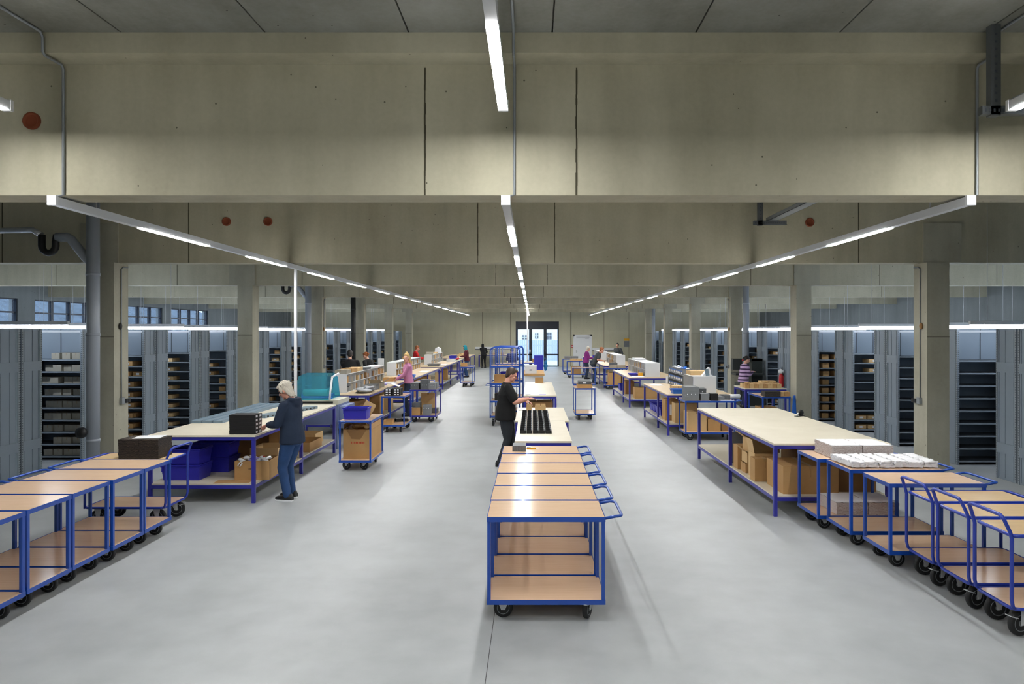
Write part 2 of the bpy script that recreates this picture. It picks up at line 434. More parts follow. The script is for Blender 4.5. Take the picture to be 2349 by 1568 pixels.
    b.ball(HD((0, .068, -.095)), (.026*s, .02*s, .02*s), DUM, 10, Rh)
    chain(b, [(HD((0, .09, .012)), .011*s), (HD((0, .108, -.022)), .015*s)], 8)
    for q in (-1, 1):
        b.ball(HD((q*.078, -.008, -.008)), (.011*s, .022*s, .032*s), DUM, 10, Rh)
        b.ball(HD((q*.034, .076, .03)), (.026*s, .012*s, .009*s), DUM, 8, Rh)
        b.ball(HD((q*.036, .062, -.025)), (.024*s, .02*s, .022*s), DUM, 8, Rh)
    attach(remesh(b, 'body', .0062*s if fine else vox, 3, .4), 'body', skin, root)
    # --- eyes and mouth
    for q in (-1, 1):
        e = MB(); e.ball(HD((q*.033, .083, .008)), .0095*s, M_EYE, 10); e.build('eye', root)
    e = MB(); e.ball(HD((0, .092, -.062)), (.022*s, .006*s, .006*s), M_LIP, 8, Rh); e.build('mouth', root)
    # --- top
    b = MB(); g = .02
    ts = [(hem, .158*f_+g+.008, .116*f_+g+.008, -.008), (hem+.015, .166*f_+g+.012, .124*f_+g+.01, -.008), (.97, .166*f_+g, .124*f_+g, -.006), (1.06, .152*f_+g, .116*f_+g, .0), (1.14, .15*f_+g, .112*f_+g, .006), (1.24, .164*f_+g, .124*f_+g, .012), (1.33, .174*wide+g*.6, .118+g*.6, .002), (1.4, .15*wide+g*.5, .09+g*.5, -.008), (1.447, .085, .076, -.012), (1.46, .07, .066, -.012)]
    loft(b, ts, T, 24)
    for k in (0, 1): chain(b, [(S(U((0, -.012, 1.405))), .062*s), (S(sh[k]-Vector((0, 0, .012))), .066*s)])
    for k in (0, 1):
        if long_sleeve:
            e2 = el[k].lerp(wr[k], .9)
            chain(b, [(S(sh[k]-Vector((0, 0, .01))), .07*s), (S(sh[k].lerp(el[k], .5)), .062*s*f_), (S(el[k]), .056*s*f_), (S(el[k].lerp(wr[k], .5)), .052*s*f_), (S(e2), .043*s)])
        else:
            e2 = sh[k].lerp(el[k], .78)
            chain(b, [(S(sh[k]-Vector((0, 0, .01))), .07*s), (S(sh[k].lerp(el[k], .4)), .066*s*f_), (S(e2), .064*s*f_)])
    if hood:
        hb = U((0, -.075, 1.43))
        for q in range(9):
            a = PI*(q/8.0); p0 = U((.1*math.cos(a), -.045-.07*math.sin(a), 1.455-.012*math.sin(a))); b.ball(S(p0), .036*s, DUM, 10)
        b.ball(S(U((0, -.1, 1.40))), (.1*s, .05*s, .075*s), DUM, 12)
    attach(remesh(b, topname, max(vox, .011), 4), topname, top, root)
    # --- trousers
    b = MB()
    loft(b, [(.78, .09, .08, 0), (.85, .16*f_+.012, .118*f_+.014, -.012), (.92, .172*f_+.012, .13*f_+.01, -.012), (1.0, .155*f_+.014, .118*f_+.012, -.004), (1.04, .15*f_+.01, .114*f_+.01, 0)], lambda v: S(v), 24)
    for k in (0, 1):
        chain(b, [(S(hip[k]-Vector((0, 0, .02))), .098*s*f_), (S(hip[k].lerp(kn[k], .5)), .086*s*f_), (S(kn[k]), .07*s), (S(kn[k].lerp(an[k], .5)), .064*s), (S(an[k]+Vector((0, -.005, .0))), .06*s)])
    attach(remesh(b, 'trousers', max(vox, .011), 4), 'trousers', trousers, root)
    # --- shoes
    for k in (0, 1):
        a = an[k]; b = MB(); i = b.mi(shoes)
        prof = [(-.09, .03, .05), (-.07, .042, .085), (-.02, .045, .09), (.05, .046, .07), (.11, .048, .055), (.16, .042, .045), (.185, .02, .03)]
        R = []
        for y, w, hh in prof:
            q = [b.bm.verts.new(S((a.x+w*c, a.y+y, z))) for c, z in ((-1, .018), (-1, .018+hh*.55), (-.55, .018+hh), (.55, .018+hh), (1, .018+hh*.55), (1, .018))]; R.append(q)
        for q in range(len(R)-1):
            for j in range(6): f = b.bm.faces.new([R[q][j], R[q][(j+1) % 6], R[q+1][(j+1) % 6], R[q+1][j]]); f.smooth = True; f.material_index = i
        b.bm.faces.new(R[0]); b.bm.faces.new(R[-1])
        so = b.build('shoe', root)
        b = MB(); pts = [(a.x-w*1.06, a.y+y) for y, w, hh in prof]+[(a.x+w*1.06, a.y+y) for y, w, hh in prof][::-1]
        b.prism([(p[0]*s, p[1]*s) for p in pts], 2, .001, .024*s, soles or M_BLACK); b.build('sole', so)
    # --- hair
    b = MB()
    if hairstyle in ('scarf', 'hoodup'):
        b.ball(HD((0, -.03, .022)), (.092*s, .1*s, .115*s), DUM, 18, Rh); b.ball(HD((0, -.03, -.09)), (.085*s, .08*s, .09*s), DUM, 14, Rh)
        for q in (-1, 1): b.ball(HD((q*.062, .02, -.06)), (.03*s, .05*s, .08*s), DUM, 12, Rh)
        b.ball(HD((0, .03, .1)), (.06*s, .05*s, .03*s), DUM, 12, Rh)
    else:
        b.ball(HD((0, -.026, .044)), (.083*s, .094*s, .094*s), DUM, 18, Rh)
        b.ball(HD((0, .038, .098)), (.056*s, .042*s, .028*s), DUM, 12, Rh)
        if hairstyle in ('short', 'bob', 'shaggy'):
            b.ball(HD((0, -.062, -.015)), (.068*s, .048*s, .07*s), DUM, 14, Rh)
            for q in (-1, 1): b.ball(HD((q*.07, -.03, .02)), (.02*s, .04*s, .05*s), DUM, 10, Rh)
        if hairstyle == 'shaggy':
            rh = random.Random(5)
            for q in range(34):
                a = rh.uniform(0, 2*PI); e = rh.uniform(.1, 1.4); v = Vector((math.cos(a)*math.cos(e)*.082, math.sin(a)*math.cos(e)*.09-.026, math.sin(e)*.09+.046)); b.ball(HD(v), rh.uniform(.014, .024)*s, DUM, 8)
            for q in range(9):
                x = -.07+.0175*q; b.ball(HD((x, -.088+abs(x)*.4, -.075-rh.uniform(0, .03))), (.014*s, .018*s, .05*s), DUM, 8, Rh)
            for q in (-1, 1):
                b.ball(HD((q*.075, .03, .02)), (.016*s, .03*s, .05*s), DUM, 10, Rh); b.ball(HD((q*.074, -.05, -.04)), (.02*s, .03*s, .055*s), DUM, 10, Rh)
            b.ball(HD((0, .07, .085)), (.06*s, .03*s, .03*s), DUM, 10, Rh)
        if hairstyle == 'bun':
            b.ball(HD((0, -.12, .03)), .045*s, DUM, 12); b.ball(HD((0, -.075, .0)), (.06*s, .04*s, .05*s), DUM, 12, Rh)
        if hairstyle == 'long':
            b.ball(HD((0, -.03, .135)), .04*s, DUM, 12)
            for q in (-1, 1): chain(b, [(HD((q*.066, -.03, .02)), .03*s), (HD((q*.07, -.05, -.08)), .034*s), (HD((q*.075, -.07, -.2)), .032*s), (HD((q*.07, -.075, -.29)), .02*s)])
            chain(b, [(HD((0, -.085, .0)), .06*s), (HD((0, -.1, -.12)), .06*s), (HD((0, -.1, -.27)), .035*s)])
    nm = {'scarf': 'headscarf', 'hoodup': 'raised_hood'}.get(hairstyle, 'hair')
    attach(remesh(b, nm, max(vox*.8, .008), 3), nm, hair, root)
    return root

M_HOODIE = mat('navy_hoodie', (28, 42, 64), .9, noise=.1, nscale=9, bump=.3, bscale=12)
M_JEANS = mat('blue_jeans', (34, 66, 110), .85, noise=.18, nscale=7, bump=.4, bscale=14)
M_JEANSDK = mat('dark_jeans', (30, 42, 62), .9, noise=.1, nscale=7)
M_GREYHAIR = mat('grey_hair', (206, 198, 182), .75, noise=.14, nscale=34, bump=.6, bscale=60, stretch=(1, 1, .4))
M_BRHAIR = mat('brown_hair', (66, 48, 34), .55, noise=.2, nscale=30, bump=.5, bscale=50)
M_BLOND = mat('blond_hair', (206, 172, 112), .6, noise=.14, nscale=30, bump=.5, bscale=50)
M_REDHAIR = mat('auburn_hair', (158, 92, 48), .6, noise=.2, nscale=30)
M_DARKHAIR = mat('dark_hair', (30, 24, 22), .55)
M_BLACKTEE = mat('black_tshirt', (11, 11, 13), .9, bump=.25, bscale=10)
M_CHARC = mat('charcoal_trousers', (44, 48, 54), .9, noise=.1, nscale=6, bump=.3, bscale=12)
M_PINK = mat('pink_sweater', (204, 136, 174), .95, bump=.3, bscale=50)
M_REDSW = mat('red_hoodie', (200, 36, 36), .9)
M_MAROON = mat('maroon_sweater', (84, 26, 38), .9)
M_TEALSC = mat('teal_headscarf', (24, 136, 152), .9)
M_BLKSW = mat('black_sweater', (20, 20, 22), .9)
M_TEE = mat('dark_grey_tshirt', (62, 66, 70), .9)
M_PURP = mat('magenta_sweater', (134, 40, 120), .9)
M_NAVY = mat('navy_sweater', (30, 40, 96), .9)
M_STRIPE = striped('striped_sweater', (178, 150, 186), (58, 34, 70), .11)
M_NAVYTR = mat('navy_trousers', (34, 44, 84), .9)

person('woman with short grey hair in navy hoodie and jeans sorting black boxes', (-3.4, 9.66, 0), math.radians(76), 1.66, .04,
       [(-3.7, 9.8, 1.08), (-3.73, 9.62, 1.06)], M_HOODIE, M_JEANS, M_GREYHAIR, M_SKINP, True, 1.1, (.5, .12), 'shaggy', feet=((-.09, .02), (.11, .08)), vox=.011, soles=M_PAPER, topname='hoodie', hem=.82, fine=True, hood=True)
person('person in black t-shirt reaching over the black trays on the centre bench', (-.47, 12.15, 0), math.radians(-84), 1.72, .05,
       [(-.07, 11.98, 1.2), (-.14, 12.4, 1.12)], M_BLACKTEE, M_CHARC, M_BRHAIR, M_SKINP, False, 1.28, (.42, -.1), 'short', feet=((-.1, .04), (.1, -.1)), vox=.011, topname='tshirt', hem=.80, fine=True, wide=1.08)
person('blond woman in pink sweater standing at the left packing bench', (-3.5, 19.3, 0), math.radians(112), 1.74, .05,
       [(-3.82, 19.46, 1.05), (-3.82, 19.2, 1.05)], M_PINK, M_JEANSDK, M_BLOND, M_SKIN, True, .9, (.1, .85), 'long', vox=.012, hem=.9)
person('person in red hoodie behind the farthest left pigeonhole unit', (-5.5, 32.0, 0), math.radians(-70), 1.72, .1,
       [(-5.12, 32.0, 1.11), (-5.12, 32.3, 1.11)], M_REDSW, M_JEANSDK, M_REDHAIR, M_SKINP, True, 1.0, (.2, 0), 'short', vox=.014, topname='hoodie')
person('person with auburn hair in dark top bending behind the nearest left unit', (-5.5, 23.4, 0), math.radians(60), 1.7, .35,
       [(-5.75, 23.5, 1.0), (-5.75, 23.2, 1.0)], M_BLKSW, M_JEANSDK, M_REDHAIR, M_SKIN, True, 1.05, (.35, .1), 'bun', vox=.013)
person('person all in black standing behind the nearest left unit', (-5.5, 20.6, 0), math.radians(20), 1.8, .05,
       [(-5.3, 20.95, 1.0), (-5.7, 20.95, 1.0)], M_BLKSW, M_BLKSW, M_DARKHAIR, M_SKIN, True, 1.15, (.2, 0), 'short', vox=.013, wide=1.12)
person('person in teal headscarf and maroon sweater at the small blue bench', (-3.42, 35.7, 0), math.radians(92), 1.66, .08,
       [(-3.74, 35.8, 1.08), (-3.74, 35.55, 1.08)], M_MAROON, M_JEANS, M_TEALSC, M_SKIN, True, .95, (.3, 0), 'scarf', vox=.014)
person('hooded person in black bending at the low bench by the far wall', (-3.2, 45.1, 0), math.radians(20), 1.62, .4,
       [(-3.1, 45.6, 1.0), (-3.35, 45.6, 1.0)], M_BLKSW, M_BLKSW, M_BLKSW, M_SKIN, True, 1.0, (.3, 0), 'hoodup', vox=.016)
person('person in navy sweater at the desk behind the cage trolleys', (-.95, 31.7, 0), math.radians(-5), 1.62, .15,
       [(-.7, 32.12, 1.1), (-1.1, 32.12, 1.1)], M_NAVY, M_NAVYTR, M_DARKHAIR, M_SKIN, True, 1.1, (.2, 0), 'short', vox=.014)
person('man in dark grey t-shirt leaning over the farther right bench', (2.78, 31.1, 0), math.radians(-88), 1.76, .55,
       [(3.18, 30.9, 1.07), (3.2, 31.3, 1.07)], M_TEE, M_JEANSDK, M_REDHAIR, M_SKINP, False, 1.0, (.2, 0), 'short', vox=.013, topname='tshirt')
person('person in magenta sweater near the white door', (2.72, 34.5, 0), math.radians(-80), 1.62, .1,
       [(3.05, 34.45, 1.05), (3.05, 34.7, 1.05)], M_PURP, M_JEANSDK, M_GREYHAIR, M_SKIN, True, 1.05, (.25, 0), 'short', vox=.014)
person('dark haired person in grey top behind the farther right unit', (4.9, 39.0, 0), math.radians(150), 1.72, .1,
       [(4.7, 38.7, 1.0), (5.0, 38.65, 1.0)], M_TEE, M_JEANSDK, M_DARKHAIR, M_SKIN, True, 1.0, (.2, 0), 'short', vox=.015)
person('woman in violet striped sweater working at the dark green machine', (6.62, 21.4, 0), math.radians(-80), 1.6, .1,
       [(6.9, 21.35, 1.12), (6.9, 21.6, 1.12)], M_STRIPE, M_NAVYTR, M_DARKHAIR, M_SKIN, True, 1.12, (.3, -.1), 'bun', vox=.013)

# ------------------------------------------------------------------ the hall
BAY = 5.77; Y1 = 5.95
BEAMS = [Y1 + BAY*k for k in range(7)]            # web front faces
ZB, ZT = 3.56, 4.87                               # beam underside, slab underside
WX0, WX1, WY0, WY1 = -16.5, 15.5, -7.5, 46.6
CXL, CXR = -7.15, 6.75                            # inner faces of the columns

struct('floor', MB().box(WX0-.3, WX1+.3, WY0-.3, WY1+.25, -.2, 0, M_FLOOR))
b = MB()
k = -14
x = .167 + 1.2*k
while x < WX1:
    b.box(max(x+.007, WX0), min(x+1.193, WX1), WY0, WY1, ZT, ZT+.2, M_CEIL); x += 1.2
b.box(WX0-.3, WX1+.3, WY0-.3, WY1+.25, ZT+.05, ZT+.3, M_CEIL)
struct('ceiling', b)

rs = random.Random(3)
for n, y in enumerate([Y1-BAY]+BEAMS):
    b = MB()
    b.box(WX0, WX1, y, y+.32, ZB, ZT, M_BEAM)                       # web
    b.box(WX0, WX1, y-.25, y+.57, ZT-.17, ZT+.0, M_BEAM)            # top flange that carries the slabs
    if n > 0:
        for sx in (-.935, .385):                                    # formwork seams on the face
            zz = ZB
            while zz < ZT-.2:
                h = rs.uniform(.03, .12); b.box(sx-.004-rs.uniform(0, .005), sx+.004+rs.uniform(0, .005), y-.003, y, zz, min(zz+h, ZT-.2), M_SEAM); zz += h
        for sx in (-12.2, -9.1, -5.9, 5.6, 8.9, 11.9): b.box(sx-.006, sx+.006, y-.003, y, ZB, ZT-.17, M_SEAM)
        b.box(CXL-.6, CXL+.02, y-.02, y, ZB, ZB+.66, M_BEAM) if False else None
    struct('beam', b)
for y in BEAMS:
    for sx, xi in ((-1, CXL), (1, CXR)):
        b = MB()
        if y > Y1+1:
            b.box(min(xi, xi+sx*.38), max(xi, xi+sx*.38), y-.05, y+.36, 0, ZB, M_COLUMN)
            b.box(min(xi-sx*.05, xi+sx*.6), max(xi-sx*.05, xi+sx*.6), y-.03, y, ZB, ZB+.68, M_COLUMN)   # pad on the beam
            b.box(min(xi, xi+sx*.38), max(xi, xi+sx*.38), y-.054, y-.05, 2.28, 2.288, M_SEAM)
        else:
            b.box(min(xi, xi+sx*.38), max(xi, xi+sx*.38), y-.05, y+.36, 0, ZB, M_COLUMN)
        struct('column', b)

# walls
WIN = [31.2-4.28*k for k in range(7)]              # left windows, 3.55 long
def side_wall(name, x0, x1, wins, z0, z1):
    b = MB()
    b.box(x0, x1, WY0, WY1, 0, z0, M_SIDE); b.box(x0, x1, WY0, WY1, z1, ZT, M_SIDE)
    e = sorted(wins); y = WY0
    for w in e:
        b.box(x0, x1, y, w, z0, z1, M_SIDE); y = w+3.55
    b.box(x0, x1, y, WY1, z0, z1, M_SIDE)
    struct(name, b)
side_wall('wall_left', WX0-.3, WX0, WIN, 2.15, 3.45)
WINR = [5.0, 9.5, 14.0]
side_wall('wall_right', WX1, WX1+.3, WINR, 2.15, 3.45)
struct('wall_front', MB().box(WX0-.3, WX1+.3, WY0-.25, WY0, 0, ZT, M_WALL))
def window(n, x, w, sx):
    b = MB()
    xa, xb = x-.04, x+.04
    for z in (2.15, 2.98, 3.41): b.box(xa, xb, w, w+3.55, z, z+(.05 if z > 2.2 else .06), M_NAVYFR)
    for k in range(5): b.box(xa-.03, xb+.03, w+k*.875-(0 if k else 0), w+k*.875+.055, 2.15, 3.45, M_NAVYFR)
    o = struct('window_%d' % n, b)
    g = MB().box(x-.004, x+.004, w+.02, w+3.53, 2.17, 3.43, M_GLASS).build('pane', o)
for n, w in enumerate(WIN): window(n+1, WX0-.1, w, -1)
for n, w in enumerate(WINR): window(n+11, WX1+.1, w, 1)
# far wall with the glazed door opening and a white door
DX0, DX1, DZ = -1.13, 1.82, 3.08
b = MB()
b.box(WX0, DX0, WY1, WY1+.25, 0, ZT, M_WALL); b.box(DX1, WX1, WY1, WY1+.25, 0, ZT, M_WALL); b.box(DX0, DX1, WY1, WY1+.25, DZ, ZT, M_WALL)
for sx in (-5.2, -3.4, -1.5, 2.6, 4.9, 6.6): b.box(sx-.01, sx+.01, WY1-.004, WY1, 0, ZT, M_SEAM)
struct('wall_back', b)
b = MB(); ya, yb = WY1+.06, WY1+.16
b.box(DX0, DX1, ya, yb, 2.55, DZ, M_NAVYFR)
for x0, x1 in ((DX0, DX0+.14), (-.22, .0), (.78, .98), (DX1-.1, DX1)): b.box(x0, x1, ya, yb, 0, 2.56, M_NAVYFR)
b.box(DX0, DX1, ya, yb, 0, .07, M_NAVYFR); b.box(.9, DX1, ya, yb, .78, .87, M_NAVYFR); b.box(DX0, 0, ya, yb, .78, .87, M_NAVYFR)
o = struct('door_1', b)
MB().box(DX0+.1, DX1-.08, WY1+.105, WY1+.112, .06, 2.56, M_GLASS).build('pane', o)
h = MB()
for hx in (-.11, -.19, .88): h.tube([(hx, ya-.05, .98), (hx, ya-.05, 1.18)], .012, M_ZINC); h.box(hx-.01, hx+.01, ya-.05, ya, 1.07, 1.09, M_ZINC)
h.build('door_handle', o)
b = MB()
b.box(2.8, 2.9, WY1-.05, WY1, 0, 2.16, M_WHITE); b.box(3.96, 4.06, WY1-.05, WY1, 0, 2.16, M_WHITE); b.box(2.8, 4.06, WY1-.05, WY1, 2.08, 2.16, M_WHITE)
b.box(2.9, 3.96, WY1-.035, WY1-.005, 0, 2.08, M_WHITE)
o = struct('door_2', b)
h = MB(); h.box(2.98, 3.03, WY1-.045, WY1-.035, .95, 1.15, M_ZINC); h.tube([(3.0, WY1-.045, 1.05), (3.0, WY1-.09, 1.05), (3.13, WY1-.09, 1.05)], .011, M_ZINC); h.build('door_handle', o)
h = MB(); h.box(3.0, 3.9, WY1-.09, WY1-.036, 1.98, 2.05, M_ZINC); h.box(3.6, 3.85, WY1-.12, WY1-.09, 1.9, 1.93, M_ZINC); h.build('door_closer', o)

# outside, seen through the glass
struct('ground_outside', MB().box(-30, 40, WY1+.25, 70, -.22, -.02, M_PAVE))
b = MB(); b.box(-7, 9, 60, 66, 0, 8, M_RENDER)
bo = thing('neighbouring_house', 'pale rendered house with grey windows across the yard outside', 'building', (0, 0, 0))
b.build('wall_face', bo)
for x0, z0, w, h in ((-.9, 1.72, .45, .36), (.25, 1.8, .28, .46), (1.24, 1.72, .46, .6)):
    f = MB().box(x0, x0+w, 59.94, 60, z0, z0+h, M_GREYDK); o = f.build('window_opening', bo)
    g = MB(); g.box(x0+w/2-.03, x0+w/2+.03, 59.9, 59.94, z0, z0+h, M_WHITE); g.box(x0, x0+w, 59.9, 59.94, z0+h/2-.025, z0+h/2+.025, M_WHITE); g.build('glazing_bar', o)
b = MB()
x = -2.6
while x < 2.9: b.box(x, x+.15, 57, 57.03, 0, 1.68, M_FENCE); x += .17
b.box(-2.6, 2.9, 57.03, 57.07, .4, .5, M_FENCE); b.box(-2.6, 2.9, 57.03, 57.07, 1.2, 1.3, M_FENCE)
tag(b.build('picket_fence'), 'pale slatted fence in front of the house outside', 'fence')
b = MB(); rr = random.Random(5)
nx, ny = 5, 40
P = [[b.bm.verts.new((-18.5-i*2.2, -6+j*1.4, [0, 2.0, 3.4, 4.6, 7][i]+rr.uniform(-.3, .3))) for j in range(ny)] for i in range(nx)]
mi = b.mi(M_BANK)
for i in range(nx-1):
    for j in range(ny-1): b.bm.faces.new([P[i][j], P[i+1][j], P[i+1][j+1], P[i][j+1]]).smooth = True
o = struct('hill_outside', b)

# ------------------------------------------------------------------ hall lights
def light_row(x, name_where, label, y_list, z, ya, yb, near=False):
    r = thing('strip_light', label, 'light')
    MB().box(x-.035, x+.035, ya, yb, z, z+.07, M_TRUNK).build('trunking', r)
    e = MB(); e.box(x-.04, x+.04, ya-.03, ya, z-.005, z+.08, M_WHITE); e.box(x-.04, x+.04, yb, yb+.03, z-.005, z+.08, M_WHITE); e.build('end_cap', r)
    for y0 in y_list: MB().box(x-.037, x+.037, y0, y0+1.48, z-.007, z-.001, M_LED).build('diffuser', r)
    y = ya+.08
    while y < yb:
        over = any(bb-.02 < y < bb+.34 for bb in BEAMS)
        if over: y += .5
        MB().tube([(x, y, z+.07), (x, y, ZT)], .007, M_ZINC, 6).build('hanger', r)
        y += 2.73*2
    return r
for x, w, n in ((-4.15, 'left', 'left'), (-.23, 'middle', 'middle'), (3.79, 'right', 'right')):
    light_row(x, w, 'long %s row of strip lights running under the beams to the far wall' % w, [7.24+2.73*k for k in range(14)], 3.47, 5.92, 45.3)
    light_row(x, w, 'short %s strip light row in the near bay, higher than the rest' % w, [3.88-2.73*k for k in range(4)], 4.12, -6.6, 5.38)
    # conduit feeding the row, along the slab, round the flange, down the web
    xx = x+.075
    c = MB().tube([(xx, 3.0 if w == 'right' else .5, ZT-.012), (xx, Y1-.3, ZT-.012), (xx, Y1-.268, ZT-.05), (xx, Y1-.268, ZT-.17), (xx, Y1-.24, ZT-.19), (xx, Y1-.04, ZT-.19), (xx, Y1-.018, ZT-.22), (xx, Y1-.018, 3.56), (xx-.06, Y1-.018, 3.545)], .012, M_STEEL, 8)
    tag(c.build('conduit'), 'thin grey conduit down the first beam to the %s light row' % w, 'conduit')
for z, x, y, w in ((1.55, -4.15, 11.97, 'left'), (.94, -.23, 32.7, 'middle')):
    zz = .955 if w == 'left' else .95
    w2 = .022 if w == 'left' else .035; p = MB().box(x-w2, x+w2, y-w2, y+w2, zz, 3.468, M_WHITE)
    tag(p.build('power_pole'), 'white power pole hanging from the %s light row' % w, 'pole')

# cable trays over the right light row, with brackets
def tray(y0, y1, bracket_y, lab):
    t = thing('cable_tray', lab, 'cable tray')
    z = 4.21; x0, x1 = 3.9, 4.06
    b = MB(); b.box(x0, x1, y0, y1, z, z+.006, M_STEEL); b.box(x0, x0+.006, y0, y1, z, z+.06, M_STEEL); b.box(x1-.006, x1, y0, y1, z, z+.06, M_STEEL); b.build('tray', t)
    b = MB(); b.box(3.73, 3.81, bracket_y-.03, bracket_y+.03, z-.08, ZT-.001, M_STEELDK)
    for k in range(10): b.box(3.76, 3.78, bracket_y-.032, bracket_y-.03, z+.03+k*.06, z+.05+k*.06, M_HOLE)
    b.build('post', t)
    b = MB(); b.box(3.66, 4.2, bracket_y-.03, bracket_y+.03, z-.07, z-.002, M_STEELDK)
    for k in range(14): b.box(3.68+.036*k, 3.695+.036*k, bracket_y-.032, bracket_y-.03, z-.05, z-.025, M_HOLE)
    b.build('arm', t)
tray(1.0, 5.6, 5.58, 'perforated steel cable tray on a drop bracket in the near bay')
tray(7.2, 11.4, 11.3, 'steel cable tray bracket behind the first beam on the right')

# beam sleeves
for px, py, y, lab in ((75, 278, Y1, 'terracotta pipe sleeve in the left of the nearest beam'), (520, 508, Y1+BAY, 'left of two small pipe sleeves in the second beam'),
                       (615, 508, Y1+BAY, 'right of two small pipe sleeves in the second beam'), (1857, 510, Y1+BAY, 'small pipe sleeve in the right of the second beam')):
    x = (px-PX)*y/FPX; z = EYE-(py-PY)*y/FPX
    b = MB(); b.lathe([(.075, 0), (.075, .022), (.055, .022), (.055, .004)], (x, y, z), (0, -1, 0), M_TERRA, 20)
    tag(b.build('pipe_sleeve'), lab, 'pipe sleeve')

# rain pipes by the columns
def rainpipe(x, y, m, lab, trap=True):
    t = thing('rain_pipe', lab, 'pipe', (x, y, 0))
    b = MB(); b.cyl((0, 0, 0), (0, 0, ZT-.02), .1, m, seg=18)
    for z in (.55, 2.3, 3.3): b.cyl((0, 0, z), (0, 0, z+.05), .108, m, seg=18)
    b.build('pipe', t)
    if trap:
        MB().tube([(0, 0, 3.5), (-.12, 0, 3.6), (-.36, 0, 3.9), (-.42, 0, 3.94), (-.6, 0, 3.94)], .075, m, 12).build('branch', t)
        q = [(-.6, 0, 3.98), (-.62, 0, 3.86)] + [(-.735+.115*math.cos(a), 0, 3.8-.12*math.sin(a)) for a in [PI*k/8 for k in range(9)]] + [(-.85, 0, 3.98)]
        MB().tube(q, .055, M_BLACK, 12).build('trap', t)
        MB().tube([(-.86, 0, 3.98), (-1.0, 0, 4.06), (-1.6, 0, 4.05), (-4.5, 0, 4.05)], .05, M_FOIL, 10).build('insulated_pipe', t)
    return t
t = rainpipe(-7.29, 11.33, M_TUBE, 'grey rain pipe with black trap beside the nearest left column')
MB().lathe([(.02, 0), (.085, .01), (.095, .05), (.085, .09), (.02, .1)], (-.085, -.1, .72), (-.3, -1, 0), M_BLACK, 18).build('cleaning_cap', t)
rainpipe(-7.5, 22.85, M_TUBE, 'grey rain pipe with black trap beside the third left column')
rainpipe(-7.5, 28.6, M_DKPIPE, 'black rain pipe beside the fourth left column', False)
rainpipe(7.15, 22.85, M_TUBE, 'grey rain pipe beside the third right column', False)
rainpipe(7.1, 40.0, M_TUBE, 'grey rain pipe beside the sixth right column', False)

# switches and conduits on the inner column faces
for sx, xi, y, lab in ((1, CXL, Y1+BAY, 'conduit with grey socket boxes on the nearest left column'), (-1, CXR, Y1+BAY, 'conduit with grey socket boxes on the nearest right column'),
                       (1, CXL, Y1+3*BAY, 'conduit with grey socket boxes on the third left column'), (-1, CXR, Y1+3*BAY, 'conduit with grey socket boxes on the third right column')):
    t = thing('socket_conduit', lab, 'conduit')
    xx = xi+sx*.012; yy = y+.14
    MB().tube([(xi+sx*.03, y+.3, 3.5), (xx, y+.2, 3.5), (xx, yy, 3.46), (xx, yy, 1.22)], .011, M_STEEL, 8).build('pipe', t)
    b = MB(); b.box(min(xi, xi+sx*.05), max(xi, xi+sx*.05), y+.1, y+.19, 1.12, 1.23, M_STEEL); b.build('junction_box', t)
    for k in range(2):
        b = MB(); b.box(min(xi, xi+sx*.05), max(xi, xi+sx*.05), y+.22+k*.07, y+.28+k*.07, 1.13, 1.2, M_BLACK); b.build('socket', t)
    b = MB(); b.ball((xi+sx*.02, y+.1, 2.47), (.025, .04, .06), M_BLACK if y < 20 and sx > 0 else M_CARDD, 10); b.build('holder', t)

# things on the far wall
b = MB(); b.box(-3.9, -1.35, WY1-.06, WY1, 1.22, 1.36, M_WHITE); b.box(-3.9, -1.35, WY1-.05, WY1, 1.17, 1.22, M_GREYDK)
tag(b.build('cable_duct'), 'white cable duct on the far wall left of the glass door', 'cable duct')
b = MB(); b.box(4.1, 6.1, WY1-.06, WY1, 1.12, 1.3, M_WHITE); b.box(4.1, 6.1, WY1-.07, WY1, 1.05, 1.12, M_GREYDK)
tag(b.build('cable_duct'), 'white cable duct on the far wall right of the white door', 'cable duct')
t = thing('fire_alarm', 'red fire alarm box and conduit left of the white door', 'fire alarm', (2.72, WY1, 1.4))
b = MB(); b.box(-.07, .07, -.06, 0, -.08, .08, M_RED); b.box(-.035, .035, -.063, -.06, -.035, .035, M_WHITE); b.build('call_point', t)
MB().tube([(-.05, -.012, .08), (-.05, -.012, ZT-1.42)], .012, M_STEEL, 6).build('pipe', t)
b = MB(); b.box(6.25, 6.62, WY1-.01, WY1, 1.35, 1.75, M_GREYBOX); b.box(6.25, 6.62, WY1-.012, WY1-.002, 1.78, 1.92, M_YELLOW)
tag(b.build('notice'), 'grey notice with yellow header on the far wall', 'notice')

